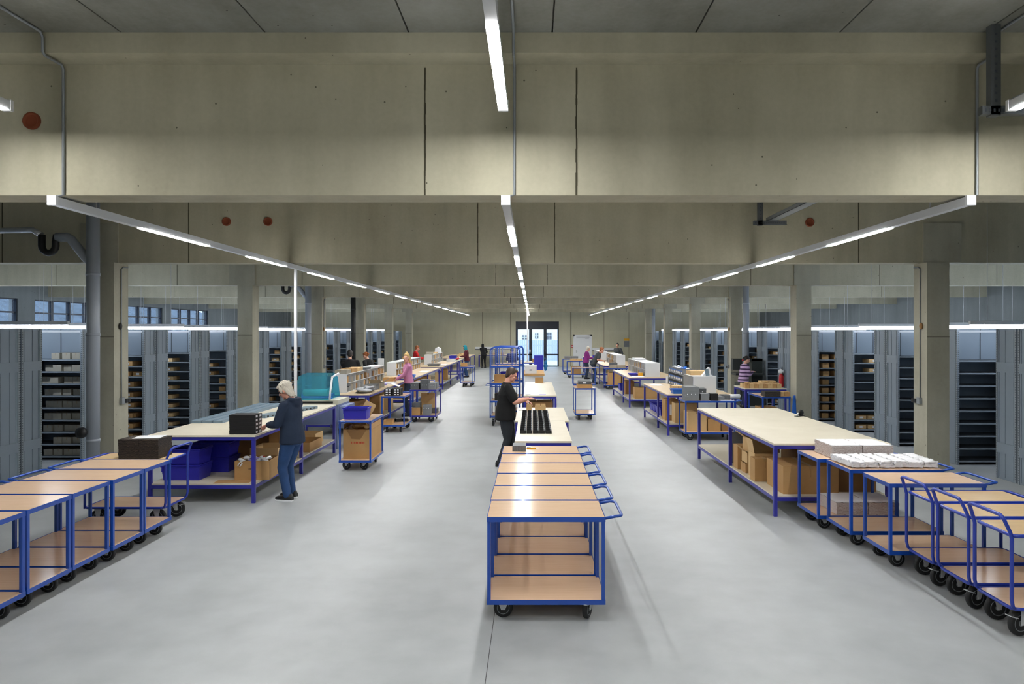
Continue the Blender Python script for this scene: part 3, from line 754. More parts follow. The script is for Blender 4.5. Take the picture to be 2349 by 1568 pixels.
# ------------------------------------------------------------------ shelving racks and aisle lights
RD = .96; RH = 2.42; RL = 3.1
LEV = [.075+.2235*k for k in range(9)]
def make_rack(sx, label):
    t = thing('shelving_rack', label, 'shelving')
    def X(a, c): return (min(sx*a, sx*c), max(sx*a, sx*c))
    for y0 in (0, .5):
        b = MB(); y1 = y0+.46
        b.box(*X(0.006, .016), y0+.03, y1-.03, 0, RH, M_RACK)
        for yy in (y0+.06, y0+.25, y1-.075): b.box(*X(0, .007), yy, yy+.012, .03, RH-.02, M_RACK)
        for z in (.42, 1.72): b.box(*X(-.006, .007), y0+.035, y1-.035, z, z+.16, M_RACK)
        b.build('end_panel', t)
        for yy in (y0, y1-.035):
            b = MB(); b.box(*X(-.004, .036), yy, yy+.035, 0, RH, M_PERF)
            for k in range(60): b.box(*X(-.0055, -.004), yy+.013, yy+.023, .05+k*.039, .066+k*.039, M_HOLE)
            for k in range(60): b.box(*X(.012, .022), yy-.0015, yy, .05+k*.039, .066+k*.039, M_HOLE)
            b.build('post', t)
    for z in LEV:
        b = MB(); b.box(*X(.036, RL), .01, .45, z-.03, z-.028, M_RACKSHADE); b.box(*X(.036, RL), .002, .012, z-.026, z, M_PERF); b.box(*X(.036, RL), .01, .45, z-.003, z, M_RACKSHADE); b.build('shelf_board', t)
    b = MB(); b.box(*X(.016, RL), .455, .465, 0, RH, M_RACK)
    for k in range(7): b.box(*X(.3+.4*k, .312+.4*k), .448, .455, LEV[-1], RH, M_RACKSHADE)
    b.box(*X(.036, RL), .44, .455, RH-.06, RH-.02, M_WHITE); b.build('back_panel', t)
    b = MB()
    for a in (1.03, 2.06): b.box(*X(a, a+.03), .0, .035, 0, RH, M_PERF); b.box(*X(a+.01, a+.02), .035, .45, 0, LEV[-1], M_RACKSHADE)
    b.build('divider', t)
    b = MB(); b.box(*X(.5, .502), .2, .45, .075, LEV[-1], M_RACKSHADE); b.build('centre_divider', t) if False else b.bm.free()
    return t
LROW = [10.62+2.0*k for k in range(17)]
RROW = [12.16+1.98*(k-1) for k in range(17)]
XL, XR = -8.32, 7.57
def rack_label(k, side): return 'grey steel shelving rack, %s from the camera on the %s side' % (ORD[k+1], side)
pl = None
for side, rows, xs, sx in (('left', LROW, XL, -1), ('right', RROW, XR, 1)):
    proto = None
    for k, y in enumerate(rows):
        if proto is None:
            proto = make_rack(sx, rack_label(k, side)); proto.location = (xs, y, 0)
            proto['group'] = 'shelving racks on the %s side' % side
        else: dup(proto, rack_label(k, side), (xs, y, 0), 0, 'shelving racks on the %s side' % side)
def make_aisle_light(label):
    t = thing('aisle_light', label, 'light', (0, 0, 0))
    MB().box(-3.3, 3.3, -.03, .03, 0, .06, M_TRUNK).build('trunking', t)
    MB().box(-3.28, 3.28, -.028, .028, -.035, -.001, M_LEDS).build('diffuser', t)
    for x in (-3.0, 0, 3.0): MB().tube([(x, 0, .06), (x, 0, ZT-2.53)], .005, M_ZINC, 5).build('hanger', t)
    return t
al = None
for side, rows, xs, sx in (('left', LROW, XL, -1), ('right', RROW, XR, 1)):
    for k, y in enumerate(rows[:-1]):
        lab = 'hanging strip light over the %s aisle between racks on the %s side' % (ORD[k+1], side)
        pos = (xs+sx*(3.2 if k % 2 == 0 else 3.55), y+RD+.52, 2.5)
        g = 'aisle lights on the %s side' % side
        if al is None: al = make_aisle_light(lab); al.location = pos; al['group'] = g
        else: dup(al, lab, pos, 0, g)

# cartons on the racks
def make_carton(name, w, d, h, m, label, cat='box', white=True, loc=(0, 0, 0), tape=True, rz=0, group=None, lw=None):
    t = thing(name, label, cat, loc, rz, group)
    b = MB(); b.box(-w/2, w/2, -d/2, d/2, 0, h, m)
    b.box(-.0025, .0025, -d/2-.0006, d/2+.0006, h*.6, h+.0008, M_CARDD)
    if tape: b.box(-.025, .025, -d/2-.001, d/2+.001, h-.04 if h > .1 else h*.6, h+.001, M_TAPE)
    b.build('carton_body', t)
    if white:
        lw = lw or min(.07, w*.35)
        MB().box(-lw/2, lw/2, -d/2-.003, -d/2-.001, h*.25, h*.75, M_PAPER).build('paper_label', t)
    return t
rc = random.Random(11)
protoS = {}
def rack_box(side, k, lev, pos, kind, w, d, h, m, label, group):
    xs, sx, rows = (XL, -1, LROW) if side == 'left' else (XR, 1, RROW)
    key = (kind,)
    loc = (xs+sx*(.06+pos+w/2), rows[k]+.06+d/2+rc.uniform(0, .05), LEV[lev]+.001)
    rz = rc.uniform(-.06, .06)
    if key in protoS:
        o = dup(protoS[key], label, loc, rz, group)
    else:
        o = make_carton('small_carton' if kind != 'dim' else 'storage_box', w, d, h, m, label, 'box', kind in ('a', 'c'), loc, kind in ('a', 'b'), rz, group)
        protoS[key] = o
    return o
KINDS = {'a': (.22, .32, .095, M_CARD), 'b': (.17, .3, .13, M_CARD), 'c': (.24, .32, .085, M_CARDL), 'dim': (.155, .34, .115, M_DIM)}
PLACE = ['nearest the aisle', 'second from the aisle', 'third from the aisle', 'fourth from the aisle', 'fifth from the aisle']
COLR = {'a': 'brown', 'b': 'brown unlabelled', 'c': 'light brown', 'dim': 'grey beige'}
def fill(side, k, lev, seq):
    for q, (kind, pos) in enumerate(seq):
        w, d, h, m = KINDS[kind]
        lab = '%s box on shelf %s of the %s %s rack, %s' % (COLR[kind], ORD[lev+1], ORD[k+1], side, PLACE[q])
        rack_box(side, k, lev, pos, kind, w, d, h, m, lab, 'boxes on the %s racks' % side)
# first visible bay on the left (second rack): grey beige boxes
for lev in range(0, 9):
    n = [4, 3, 4, 4, 4, 4, 5, 4, 3][lev]
    fill('left', 1, lev, [('dim', .02+.175*q+(.05 if lev in (6, 8) and q > 1 else 0)) for q in range(n)])
for k in range(2, 16):
    for lev in range(0, 8):
        if k > 7 and lev not in (2, 3, 5, 7): continue
        s = []
        a = rc.random()
        if k == 2: s = [('a', .22)] if lev != 6 else [('a', .02), ('a', .3)]
        elif k == 3: s = [('c', .42)]
        elif k == 4: s = [('b', .03)] if lev in (2, 3, 4) else ([('a', .35)] if lev in (1, 5, 6) else [])
        elif a < .75: s = [(rc.choice('abc'), rc.uniform(.02, .3))]
        fill('left', k, lev, s)
for k in range(2, 16):
    for lev in range(0, 8):
        if k > 7 and lev not in (1, 3, 4, 6, 7): continue
        a = rc.random()
        if k == 2: s = []
        elif k == 3: s = [('c', .06), ('c', .34)] if lev < 2 else ([('c', .36)] if lev in (6, 7) else [])
        elif k == 4: s = [('b', .1), ('b', .42)] if lev != 4 else [('b', .1)]
        elif a < .75: s = [(rc.choice('abc'), rc.uniform(.02, .35))]
        else: s = []
        fill('right', k, lev, s)

# ------------------------------------------------------------------ trolleys
def make_wheel(b_r, w, c, axis='y'):
    b = MB(); R = b_r; ax = (0, 1, 0)
    b.lathe([(R*.62, -w*.42), (R*.9, -w*.5), (R*.98, -w*.34), (R, -w*.12), (R, w*.12), (R*.98, w*.34), (R*.9, w*.5), (R*.62, w*.42)], c, ax, M_RUBBER, 24)
    b.lathe([(.012, -w*.46), (R*.22, -w*.46), (R*.26, -w*.36), (R*.55, -w*.3), (R*.6, -w*.46), (R*.66, -w*.46), (R*.66, w*.46), (R*.6, w*.46), (R*.55, w*.3), (R*.26, w*.36), (R*.22, w*.46), (.012, w*.46)], c, ax, M_RIM, 24)
    return b
def add_castor(t, x, y, ztop, R, swivel, ang, w=.04):
    """fork and wheel; the wheel rolls along local x before turning by ang"""
    e = MB(); h = w*.5+.008
    e.box(-.05, .05, -.042, .042, ztop-.006, ztop, M_ZINC)
    off = -.03 if swivel else 0
    for s in (-1, 1):
        yy = s*h
        e.prism([(-.045, ztop-.006), (.045, ztop-.006), (off+.016, R-.012), (off-.016, R-.012)], 1, yy-.002, yy+.002, M_ZINC)
    if swivel:
        e.cyl((0, 0, ztop-.03), (0, 0, ztop-.006), .032, M_ZINC, seg=14)
        e.obox((off-.07, 0, R+.055), (.07, .062, .006), Matrix.Rotation(.3, 4, 'Y'), M_ZINC)
    e.cyl((off, -h-.006, R), (off, h+.006, R), .007, M_ZINC, seg=8)
    o = e.build('castor', t, (x, y, 0), ang)
    make_wheel(R, w, (off, 0, R)).build('wheel', o)
    return o
def frame_bars(b, L, W, z0, z1, m, t=.004):
    """angle-iron rim round a deck"""
    for s in (-1, 1):
        b.box(-L/2, L/2, s*W/2-t*(s > 0), s*W/2+t*(s < 0), z0, z1, m)
        b.box(s*L/2-t*(s > 0), s*L/2+t*(s < 0), -W/2+t, W/2-t, z0, z1, m)
    e = t+.0005
    b.box(-L/2+e, L/2-e, -W/2+e, -W/2+.03, z0+.001, z0+.005, m); b.box(-L/2+e, L/2-e, W/2-.03, W/2-e, z0+.001, z0+.005, m)
def make_trolley(label, L=.97, W=.555, zt=.86, zl=.185, R=.08, handle=True, m=None, wood=None, loc=(0, 0, 0), rz=0, group=None, hz=0.0, sw=.4, name='table_trolley'):
    m = m or M_BLUE; wood = wood or M_BEECH
    t = thing(name, label, 'trolley', loc, rz, group)
    b = MB(); frame_bars(b, L, W, zt-.04, zt, m); b.build('top_frame', t)
    b = MB(); frame_bars(b, L, W, zl-.04, zl, m); b.build('bottom_frame', t)
    MB().box(-L/2+.006, L/2-.006, -W/2+.006, W/2-.006, zt-.018, zt-.002, wood).build('top_deck', t)
    MB().box(-L/2+.006, L/2-.006, -W/2+.006, W/2-.006, zl-.018, zl-.002, wood).build('bottom_deck', t)
    p = .028
    for sx in (-1, 1):
        for sy in (-1, 1):
            cx = sx*(L/2-.004-p/2); cy = sy*(W/2-.004-p/2)
            MB().box(cx-p/2, cx+p/2, cy-p/2, cy+p/2, zl-.036, zt-.003, m).build('post', t)
    if handle:
        x0 = L/2; hw = W/2-.03
        q = [(x0-.01, -hw, zt-.02+hz*.0)]
        for a in range(7): q.append((x0+.09+.05*math.sin(a*PI/12), -hw+.05-.05*math.cos(a*PI/12), zt-.02+.02))
        for a in range(7): q.append((x0+.09+.05*math.cos(a*PI/12), hw-.05+.05*math.sin(a*PI/12), zt))
        q.append((x0-.01, hw, zt-.02))
        MB().tube(q, .0125, m, 10).build('handle', t)
    for sy in (-1, 1):
        add_castor(t, -L/2+.13, sy*(W/2-.115), zl-.04, R, False, 0)
        add_castor(t, L/2-.13, sy*(W/2-.125), zl-.04, R, True, PI/2+sw*sy if sy < 0 else PI/2-.9*sw)
    return t
def rrect(x0, x1, y0, y1, r, z, n=5):
    q = []
    for cx, cy, a0 in ((x1-r, y1-r, 0), (x0+r, y1-r, PI/2), (x0+r, y0+r, PI), (x1-r, y0+r, 1.5*PI)):
        for k in range(n+1): a = a0+k*PI/2/n; q.append((cx+r*math.cos(a), cy+r*math.sin(a), z))
    return q
def make_hoop_trolley(label, L=.95, W=.47, zt=.805, zl=.24, R=.1, loc=(0, 0, 0), rz=0, group=None):
    """tube trolley with a leaning push hoop at its -x end"""
    t = thing('hoop_trolley', label, 'trolley', loc, rz, group); m = M_BLUEV; r = .0145
    b = MB(); b.tube(rrect(-L/2+.01, L/2-.01, -W/2+r, W/2-r, .06, zl-.012), r, m, 10, True); b.build('bottom_frame', t)
    b = MB(); b.tube(rrect(-L/2+.01, L/2+.05, -W/2+r, W/2-r, .05, zt-.012), r, m, 10, True); b.build('top_frame', t)
    b = MB(); b.prism([(p[0], p[1]) for p in rrect(-L/2+.02, L/2-.02, -W/2+.02, W/2-.02, .05, 0)], 2, zt-.016, zt-.002, M_BEECHL); b.build('top_deck', t)
    b = MB(); b.prism([(p[0], p[1]) for p in rrect(-L/2+.02, L/2-.02, -W/2+.02, W/2-.02, .05, 0)], 2, zl-.016, zl-.002, M_BEECH); b.build('bottom_deck', t)
    # hoop: up from the bottom frame on both sides, over the top
    x = -L/2-.004; hw = W/2-r; q = []
    q += [(x+.05, -hw+.02, zl-.02), (x+.012, -hw+.004, zl+.005), (x, -hw, zl+.06), (x, -hw, zt-.03), (x-.012, -hw, zt+.02), (x-.05, -hw+.015, zt+.115)]
    for a in range(1, 6): q.append((x-.058, -hw+.015+.05-.05*math.cos(a*PI/10), zt+.115+.03*math.sin(a*PI/10)))
    q2 = [(p[0], -p[1], p[2]) for p in q][::-1]
    b = MB(); b.tube(q+q2, r, m, 10); b.build('push_hoop', t)
    for sy in (-1, 1):
        MB().tube([(L/2-.02, sy*hw, zl-.02), (L/2-.02, sy*hw, zt-.02)], r, m, 10).build('post', t)
        add_castor(t, -L/2+.13, sy*(W/2-.09), zl-.026, R, sy < 0, .25 if sy < 0 else 0, .045)
        add_castor(t, L/2-.15, sy*(W/2-.09), zl-.026, R, False, 0, .045)
    return t
M_BLUEV = mat('trolley_blue_violet', (28, 56, 164), .35, coat=.3)

g = 'empty trolleys nested in the centre row'
proto = make_trolley('blue two-deck table trolley at the camera end of the centre row', loc=(.113, 5.57+.2775, 0), group=g)
CEN = [6.155, 6.74, 7.325, 7.91, 8.5]
for k, y in enumerate(CEN):
    lab = 'blue table trolley, %s from the camera in the centre row' % ORD[k+2] if k < 4 else 'blue table trolley at the far end of the centre row with a patterned box'
    dup(proto, lab, (.105+.004*(k % 2), y+.2775, 0), 0, g)
g = 'trolleys parked in the left row'
LEFTR = [5.2, 5.785, 6.37, 6.955, 7.54]
for k, y in enumerate(LEFTR):
    dup(proto, 'blue table trolley in the left row, %s' % ['nearest the camera', 'second from the camera', 'third from the camera', 'fourth from the camera', 'fifth, just before the hoop trolley'][k],
        (-4.755-.008*(k % 3), y+.2775, 0), PI, g)
hoop = make_hoop_trolley('blue tube trolley with push hoop carrying black bundles in the left row', L=1.0, W=.56, loc=(-4.97, 8.58, 0), rz=PI)
g = 'trolleys parked in the right row'
dup(proto, 'blue table trolley in the right row under the stacked white bundles', (3.88, 8.435, 0), 0, g).scale = (1, 1.13, 1)
dup(proto, 'blue table trolley in the right row with white folded tissue on top', (4.0, 7.79, 0), 0, g).scale = (1.06, 1.09, 1)
dup(proto, 'empty blue table trolley in the right row before the hoop trolleys', (4.045, 7.08, 0), 0, g)
gh = 'hoop trolleys at the end of the right row'
h2 = make_hoop_trolley('blue hoop trolley in the right row, farthest of three', loc=(4.18, 6.53, 0), group=gh)
dup(h2, 'blue hoop trolley in the right row, middle of three', (4.18, 6.01, 0), 0, gh)
dup(h2, 'blue hoop trolley in the right row, nearest the camera', (4.18, 5.49, 0), 0, gh)

# ------------------------------------------------------------------ workbenches
def bench(label, x0, x1, y0, y1, z=.94, zs=.25, mids=(), sh=True, leg=.045, name='workbench', shx=None, group=None, top=None):
    xc, yc = (x0+x1)/2, (y0+y1)/2; a, c = (x1-x0)/2, (y1-y0)/2
    t = thing(name, label, 'workbench', (xc, yc, 0), 0, group)
    MB().box(-a, a, -c, c, z-.025, z, top or M_TOP).build('table_top', t)
    b = MB(); e = .006
    for s in (-1, 1):
        b.box(-a+e, a-e, s*(c-e)-(.03 if s > 0 else 0), s*(c-e)+(.03 if s < 0 else 0), z-.07, z-.0255, M_BENCH)
        b.box(s*(a-e)-(.03 if s > 0 else 0), s*(a-e)+(.03 if s < 0 else 0), -c+e+.03, c-e-.03, z-.07, z-.0255, M_BENCH)
    b.build('top_frame', t)
    if sh:
        s0, s1 = (-a, a) if shx is None else (shx[0]-xc, shx[1]-xc)
        MB().box(s0+.01, s1-.01, -c+.02, c-.02, zs-.003, zs+.016, M_TOP).build('lower_shelf', t)
        b = MB()
        for s in (-1, 1):
            b.box(s0+e, s1-e, s*(c-e)-(.03 if s > 0 else 0), s*(c-e)+(.03 if s < 0 else 0), zs-.05, zs-.0035, M_BENCH)
        b.box(s0+e, s0+e+.03, -c+e+.03, c-e-.03, zs-.05, zs-.0035, M_BENCH); b.box(s1-e-.03, s1-e, -c+e+.03, c-e-.03, zs-.05, zs-.0035, M_BENCH)
        b.build('shelf_frame', t)
    ys = [-c+e+leg/2-.002]+[m-yc for m in mids]+[c-e-leg/2+.002]
    for yy in ys:
        for s in (-1, 1):
            xx = s*(a-e-leg/2+.002)
            MB().box(xx-leg/2, xx+leg/2, yy-leg/2, yy+leg/2, 0, z-.0715, M_BENCH).build('leg', t)
    return t
bench('wide workbench with black boxes and tote bag carton, nearest on the left', -5.33, -3.84, 9.45, 11.46)
bench('wide workbench in front of the teal hooded machine on the left', -5.33, -3.87, 11.48, 13.45)
bench('long wide workbench with pale empty top on the right', 3.1, 4.6, 8.76, 12.82, mids=(10.78,))
bench('narrow centre workbench carrying the black trays', -.235, .535, 9.2, 11.28, z=.9)
bench('narrow centre workbench behind the black trays', -.285, .605, 11.3, 13.27, z=.9)
bench('centre workbench with papers and one small carton', -.2, .565, 15.8, 20.0, z=.9, mids=(17.9,))
bench('left packing bench under the nearest white pigeonhole unit', -5.2, -3.73, 15.6, 20.2, mids=(17.9,), top=M_TOPB)
bench('left packing bench under the middle white pigeonhole unit', -5.2, -3.68, 21.2, 27.2, mids=(24.2,), top=M_TOPB)
bench('left packing bench under the farthest white pigeonhole unit', -5.2, -3.66, 28.0, 33.6, mids=(30.8,), top=M_TOPB)
bench('small blue bench where the teal haired person works', -4.3, -3.68, 34.6, 36.3, z=.94)
bench('far left bench before the back wall', -5.2, -3.66, 37.4, 43.6, mids=(40.5,), top=M_TOPB)
bench('right packing bench with grey bins and the nearest white unit', 3.09, 4.6, 15.62, 18.95, mids=(16.9,), top=M_TOPB)
bench('right packing bench under the long white pigeonhole unit', 3.03, 4.6, 21.4, 25.7, mids=(22.9,), top=M_TOPB)
bench('right packing bench where the grey shirted man leans', 3.03, 4.6, 28.95, 33.2, mids=(31,), top=M_TOPB)
bench('far right bench by the white door', 3.0, 4.6, 34.6, 40.5, mids=(37.5,), top=M_TOPB)
bench('blue table with many small cartons by the second right column', 5.39, 6.45, 17.3, 18.25, sh=False)
bench('low bench along the far wall on the left', -3.6, -1.5, 45.6, 46.3, z=.85, sh=False)

# carts further down the hall
g2 = 'loaded trolleys along the aisles'
dup(proto, 'blue trolley with large red printed carton and blue crate', (-3.02, 12.11, 0), -PI/2, g2)
dup(proto, 'blue trolley with black labelled boxes beside the pink sweater woman', (-3.28, 16.55, 0), PI/2, g2)
make_trolley('violet framed trolley loaded with grey boxes in the left aisle', L=.98, W=.7, m=M_BENCH, loc=(-2.86, 18.35, 0), rz=-PI/2, handle=False)
dup(proto, 'empty blue trolley behind the violet trolley on the left', (-3.3, 20.75, 0), PI/2, g2)
dup(proto, 'narrow blue trolley in the far left aisle by the teal haired person', (-2.83, 30.0, 0), PI/2, g2)
dup(proto, 'narrow blue trolley with cardboard tray alone in the right aisle', (1.42, 18.8, 0), PI/2, g2)
big = make_trolley('large blue trolley loaded with grey boxes behind the right workbench', L=1.1, W=.66, loc=(3.88, 15.2, 0), zt=.87)
dup(big, 'blue trolley with tall carton before the farther right bench', (3.55, 28.5, 0), 0, None)
dup(proto, 'empty blue trolley with a high deck beside the grey shirted man', (2.2, 29.1, 0), 0, g2)
dup(proto, 'blue trolley with flat carton near the white door', (2.28, 35.6, 0), 0, g2)
dup(proto, 'blue trolley with grey boxes farthest along the right aisle', (2.2, 38.6, 0), 0, g2)
dup(proto, 'blue trolley with black bundle and blue cloth by the second right column', (5.71, 16.5, 0), PI/2, g2).scale = (1.1, 1.2, 1)

# ------------------------------------------------------------------ cage trolleys
def make_cage(label, loc, rz):
    t = thing('cage_trolley', label, 'trolley', loc, rz, 'tall cage trolleys'); w, d, h = .74, .78, 1.98; r = .016
    for s, nm in ((-1, 'side_frame'), (1, 'side_frame')):
        b = MB(); y = s*d/2; q = [(-w/2, y, .2)]
        for k in range(5): q.append((-w/2+.1-.1*math.cos(k*PI/8), y, h-.1+.1*math.sin(k*PI/8)))
        for k in range(5): q.append((w/2-.1+.1*math.sin(k*PI/8), y, h-.1+.1*math.cos(k*PI/8)))
        q.append((w/2, y, .2)); b.tube(q, r, M_BLUE, 10)
        for x in (-.18, .18): b.tube([(x, y, 1.5 if s < 0 else .2), (x, y, h)], .009, M_BLUE, 6)
        for z in (.22, 1.0): b.tube([(-w/2, y, z), (w/2, y, z)], .012, M_BLUE, 6)
        b.build(nm, t)
    for s in (-1, 1):
        x = s*w/2
        for z in (.22, 1.0, 1.5, h-.06): MB().tube([(x, -d/2, z), (x, d/2, z)], .011, M_BLUE, 6).build('rail', t)
    b = MB()
    for k in range(13): x = -w/2+.02+k*(w-.04)/12; b.tube([(x, -d/2+.0, 1.52), (x, -d/2, h-.03)], .0025, M_ZINC, 4)
    for k in range(9): z = 1.54+k*.05; b.tube([(-w/2, -d/2, z), (w/2, -d/2, z)], .0025, M_ZINC, 4)
    for k in range(18): z = .3+k*.09; b.tube([(w/2, -d/2, z), (w/2, d/2, z)], .0025, M_BLUE, 4)
    b.build('wire_mesh', t)
    for z in (.24, .62, 1.06, 1.5):
        o = MB().box(-w/2+.02, w/2-.02, -d/2+.02, d/2-.02, z, z+.014, M_BEECH).build('shelf_board', t)
        b = MB()
        for s in (-1, 1): b.box(-w/2+.01, w/2-.01, s*(d/2-.01)-.008, s*(d/2-.01)+.008, z-.03, z+.016, M_BLUE)
        b.build('shelf_rim', o)
    b = MB(); b.tube([(-w/2, -d/2+.1, 1.02), (-w/2-.12, -d/2+.1, 1.02), (-w/2-.12, d/2-.1, 1.02), (-w/2, d/2-.1, 1.02)], .012, M_BLUE, 8); b.build('handle', t)
    for sx in (-1, 1):
        for sy in (-1, 1): add_castor(t, sx*(w/2-.08), sy*(d/2-.08), .2, .08, True, PI/2+.2*sx)
    return t
make_cage('tall blue cage trolley with wire mesh, nearer of the two', (-.69, 17.6, 0), 0)
make_cage('tall blue cage trolley standing behind the nearer one', (-.62, 18.75, 0), 0)

CAGE_LOADS = True
# ------------------------------------------------------------------ crates, cartons, loads
def make_crate(label, loc, rz=0, w=.6, d=.4, h=.22, m=None, group=None, cat='crate', name='stacking_crate'):
    t = thing(name, label, cat, loc, rz, group); m = m or M_CRATE; a, c = w/2, d/2; s = .025; k = .008
    b = MB()
    def wall(p0, p1, q0, q1):
        i = b.mi(m); v = [b.bm.verts.new(p) for p in (p0, p1, q1, q0)]; b.bm.faces.new(v).material_index = i
    def ring(off, z, f=0): return [(-a+off, -c+off, z), (a-off, -c+off, z), (a-off, c-off, z), (-a+off, c-off, z)]
    O0, O1, I1, I0 = ring(s, 0), ring(0.004, h), ring(.012, h), ring(s+.008, k)
    i = b.mi(m); V = [[b.bm.verts.new(p) for p in R] for R in (O0, O1, I1, I0)]
    for q in range(3):
        for j in range(4): b.bm.faces.new([V[q][j], V[q][(j+1) % 4], V[q+1][(j+1) % 4], V[q+1][j]]).material_index = i
    b.bm.faces.new(V[0][::-1]).material_index = i; b.bm.faces.new(V[3]).material_index = i
    b.build('crate_body', t)
    b = MB()
    for z in (h-.03, h-.008):
        for s2 in (-1, 1):
            b.box(-a-.006, a+.006, s2*c-.006, s2*c+.006, z, z+.01, m); b.box(s2*a-.006, s2*a+.006, -c+.006, c-.006, z, z+.01, m)
    for x in (-a+.02, a-.02):
        for s2 in (-1, 1): b.box(x-.008, x+.008, s2*(c-.006)-.006, s2*(c-.006)+.006, h*.55, h, m)
    b.build('rim', t)
    return t
def open_carton(label, loc, w, d, h, m=None, rz=0, flaps=(1, 1, 1, 1), ang=2.2, fl=.5, group=None, name='open_carton'):
    """carton with its four top flaps standing out; flaps order -y +y -x +x"""
    m = m or M_CARD; t = thing(name, label, 'box', loc, rz, group); a, c, k = w/2, d/2, .005
    b = MB(); b.box(-a, a, -c, -c+k, 0, h, m); b.box(-a, a, c-k, c, 0, h, m); b.box(-a, -a+k, -c+k, c-k, 0, h, m); b.box(a-k, a, -c+k, c-k, 0, h, m); b.box(-a+k, a-k, -c+k, c-k, 0, k, m)
    b.build('carton_body', t)
    f = min(w, d)*fl
    for on, (px, py, ax, s) in zip(flaps, ((0, -c, 'X', -1), (0, c, 'X', 1), (-a, 0, 'Y', 1), (a, 0, 'Y', -1))):
        if not on: continue
        A = ang*on if isinstance(on, float) else ang
        L = w if ax == 'X' else d
        # flap hinged at the rim; angle from closed (0) to hanging outside (pi)
        dirz = math.sin(A); diro = -math.cos(A)
        ov = Vector((0, -1 if py < 0 else 1, 0)) if ax == 'X' else Vector((-1 if px < 0 else 1, 0, 0))
        d3 = ov*diro + Vector((0, 0, dirz)); side = Vector((1, 0, 0)) if ax == 'X' else Vector((0, 1, 0)); nr = d3.cross(side).normalized()
        R = Matrix((side, d3, nr)).transposed()
        cc = Vector((px, py, h)) + d3*(f/2+.004)
        MB().obox(cc, (L-.01, f, .004), R, m).build('flap', t)
    return t
def scribble(o, x0, x1, y, z, h, m, n, seed):
    r = random.Random(seed); b = MB(); x = x0; w = (x1-x0)/n
    for k in range(n):
        ww = w*r.uniform(.55, .8); b.box(x, x+ww, y-.0012, y-.0004, z, z+h, m)
        x += w
    return b.build('print', o)

# black label boxes on the first left bench
gb = 'black boxes stacked on the nearest left workbench'
bp = None
for l in range(5):
    for r_ in range(2):
        loc = (-4.052+random.uniform(-.003, .003), 9.535+.06+.122*r_, .9405+.0545*l)
        lab = 'black box with white end label, %s of the stack in the %s column' % (['bottom', 'second layer', 'middle layer', 'fourth layer', 'top'][l], ['near', 'far'][r_])
        if bp is None:
            bp = thing('black_box', lab, 'box', loc, 0, gb)
            b = MB(); b.box(-.18, .18, -.058, .058, 0, .052, M_BLACKBOX); b.box(-.181, .181, -.059, .059, .036, .0535, M_BLACKBOX); b.build('box_body', bp)
            MB().box(.1805, .183, -.03, .03, .012, .042, M_PAPER).build('paper_label', bp)
        else: dup(bp, lab, loc, 0, gb)
# steel rails on the left benches
for k in range(3):
    b = MB(); x = -5.27+.17*k; b.box(x-.06, x+.06, 10.7, 13.4, .941, .965, M_RAIL); b.box(x-.075, x-.06, 10.7, 13.4, .941, .982, M_RAIL); b.box(x+.06, x+.075, 10.7, 13.4, .941, .982, M_RAIL); b.box(x-.06, x+.06, 10.7, 13.4, .965, .975, M_RAIL)
    tag(b.build('steel_rail'), 'long grey steel rail lying along the left workbenches, %s' % ['outermost of three', 'middle of three', 'innermost of three'][k], 'rail', 'long grey rails')
b = MB(); b.box(-.09, .09, -.75, .75, 0, .05, M_RAIL)
for k in range(12): b.box(.09, .094, -.7+k*.12, -.66+k*.12, .012, .035, M_BLACK)
o = b.build('steel_rail', None, (-4.3, 12.05, .9415), -.28); tag(o, 'short grey slotted rail on the left bench behind the woman', 'rail')

# shrink machine with teal hood
t = thing('sealing_machine', 'film sealing machine with transparent teal hood and blue grey body', 'machine', (-4.42, 14.2, 0))
b = MB(); b.box(-.5, .5, -.42, .42, .5, .9, M_MACHBL); b.box(.32, .62, -.35, .4, .42, .86, M_MACHBL)
for sx in (-.45, .45):
    for sy in (-.36, .36): b.box(sx-.03, sx+.03, sy-.03, sy+.03, 0, .5, M_MACHBL)
b.build('machine_body', t)
b = MB(); b.box(-.5, .5, -.43, .43, .9, .99, M_MACHCR); b.box(-.46, .4, -.44, -.43, .93, .97, M_MACHDK); b.build('working_table', t)
b = MB()
prof = [(-.43, 1.0), (-.28, 1.47), (.2, 1.51), (.42, 1.4), (.42, 1.0)]
i = b.mi(M_HOOD)
def hx(z, s_): return (-.46+.13*(z-1)/.5) if s_ < 0 else (.3-.05*(z-1)/.5)
for s_ in (-1, 1):
    v = [b.bm.verts.new((hx(p[1], s_), p[0], p[1])) for p in prof]; b.bm.faces.new(v).material_index = i
for k in range(4):
    p, q = prof[k], prof[k+1]
    v = [b.bm.verts.new(c) for c in ((hx(p[1], -1), p[0], p[1]), (hx(p[1], 1), p[0], p[1]), (hx(q[1], 1), q[0], q[1]), (hx(q[1], -1), q[0], q[1]))]; b.bm.faces.new(v).material_index = i
b.build('hood', t)
b = MB(); b.cyl((-.3, -.1, 1.12), (.2, -.1, 1.12), .07, M_MACHCR, seg=16); b.box(-.4, .25, .05, .2, 1.0, 1.08, M_TRAYBLUE); b.build('film_roll', t)
b = MB(); b.tube([(.34, -.45, 1.0), (.34, -.42, 1.15), (.34, -.28, 1.45)], .02, M_WHITE, 8); b.tube([(-.44, -.4, 1.04), (.38, -.4, 1.04)], .012, M_TRAYBLUE, 8); b.build('hood_frame', t)
b = MB(); b.tube([(.345, -.3, 1.45), (.36, .1, 1.5)], .022, M_WHITE, 8); b.build('lever', t)
# table-top black cable box under the second bench
b = MB(); b.box(-5.25, -3.95, 13.0, 13.4, .62, .86, M_MACHDK); tag(b.build('control_cabinet'), 'dark control cabinet hung under the left bench before the machine', 'cabinet') if False else b.bm.free()

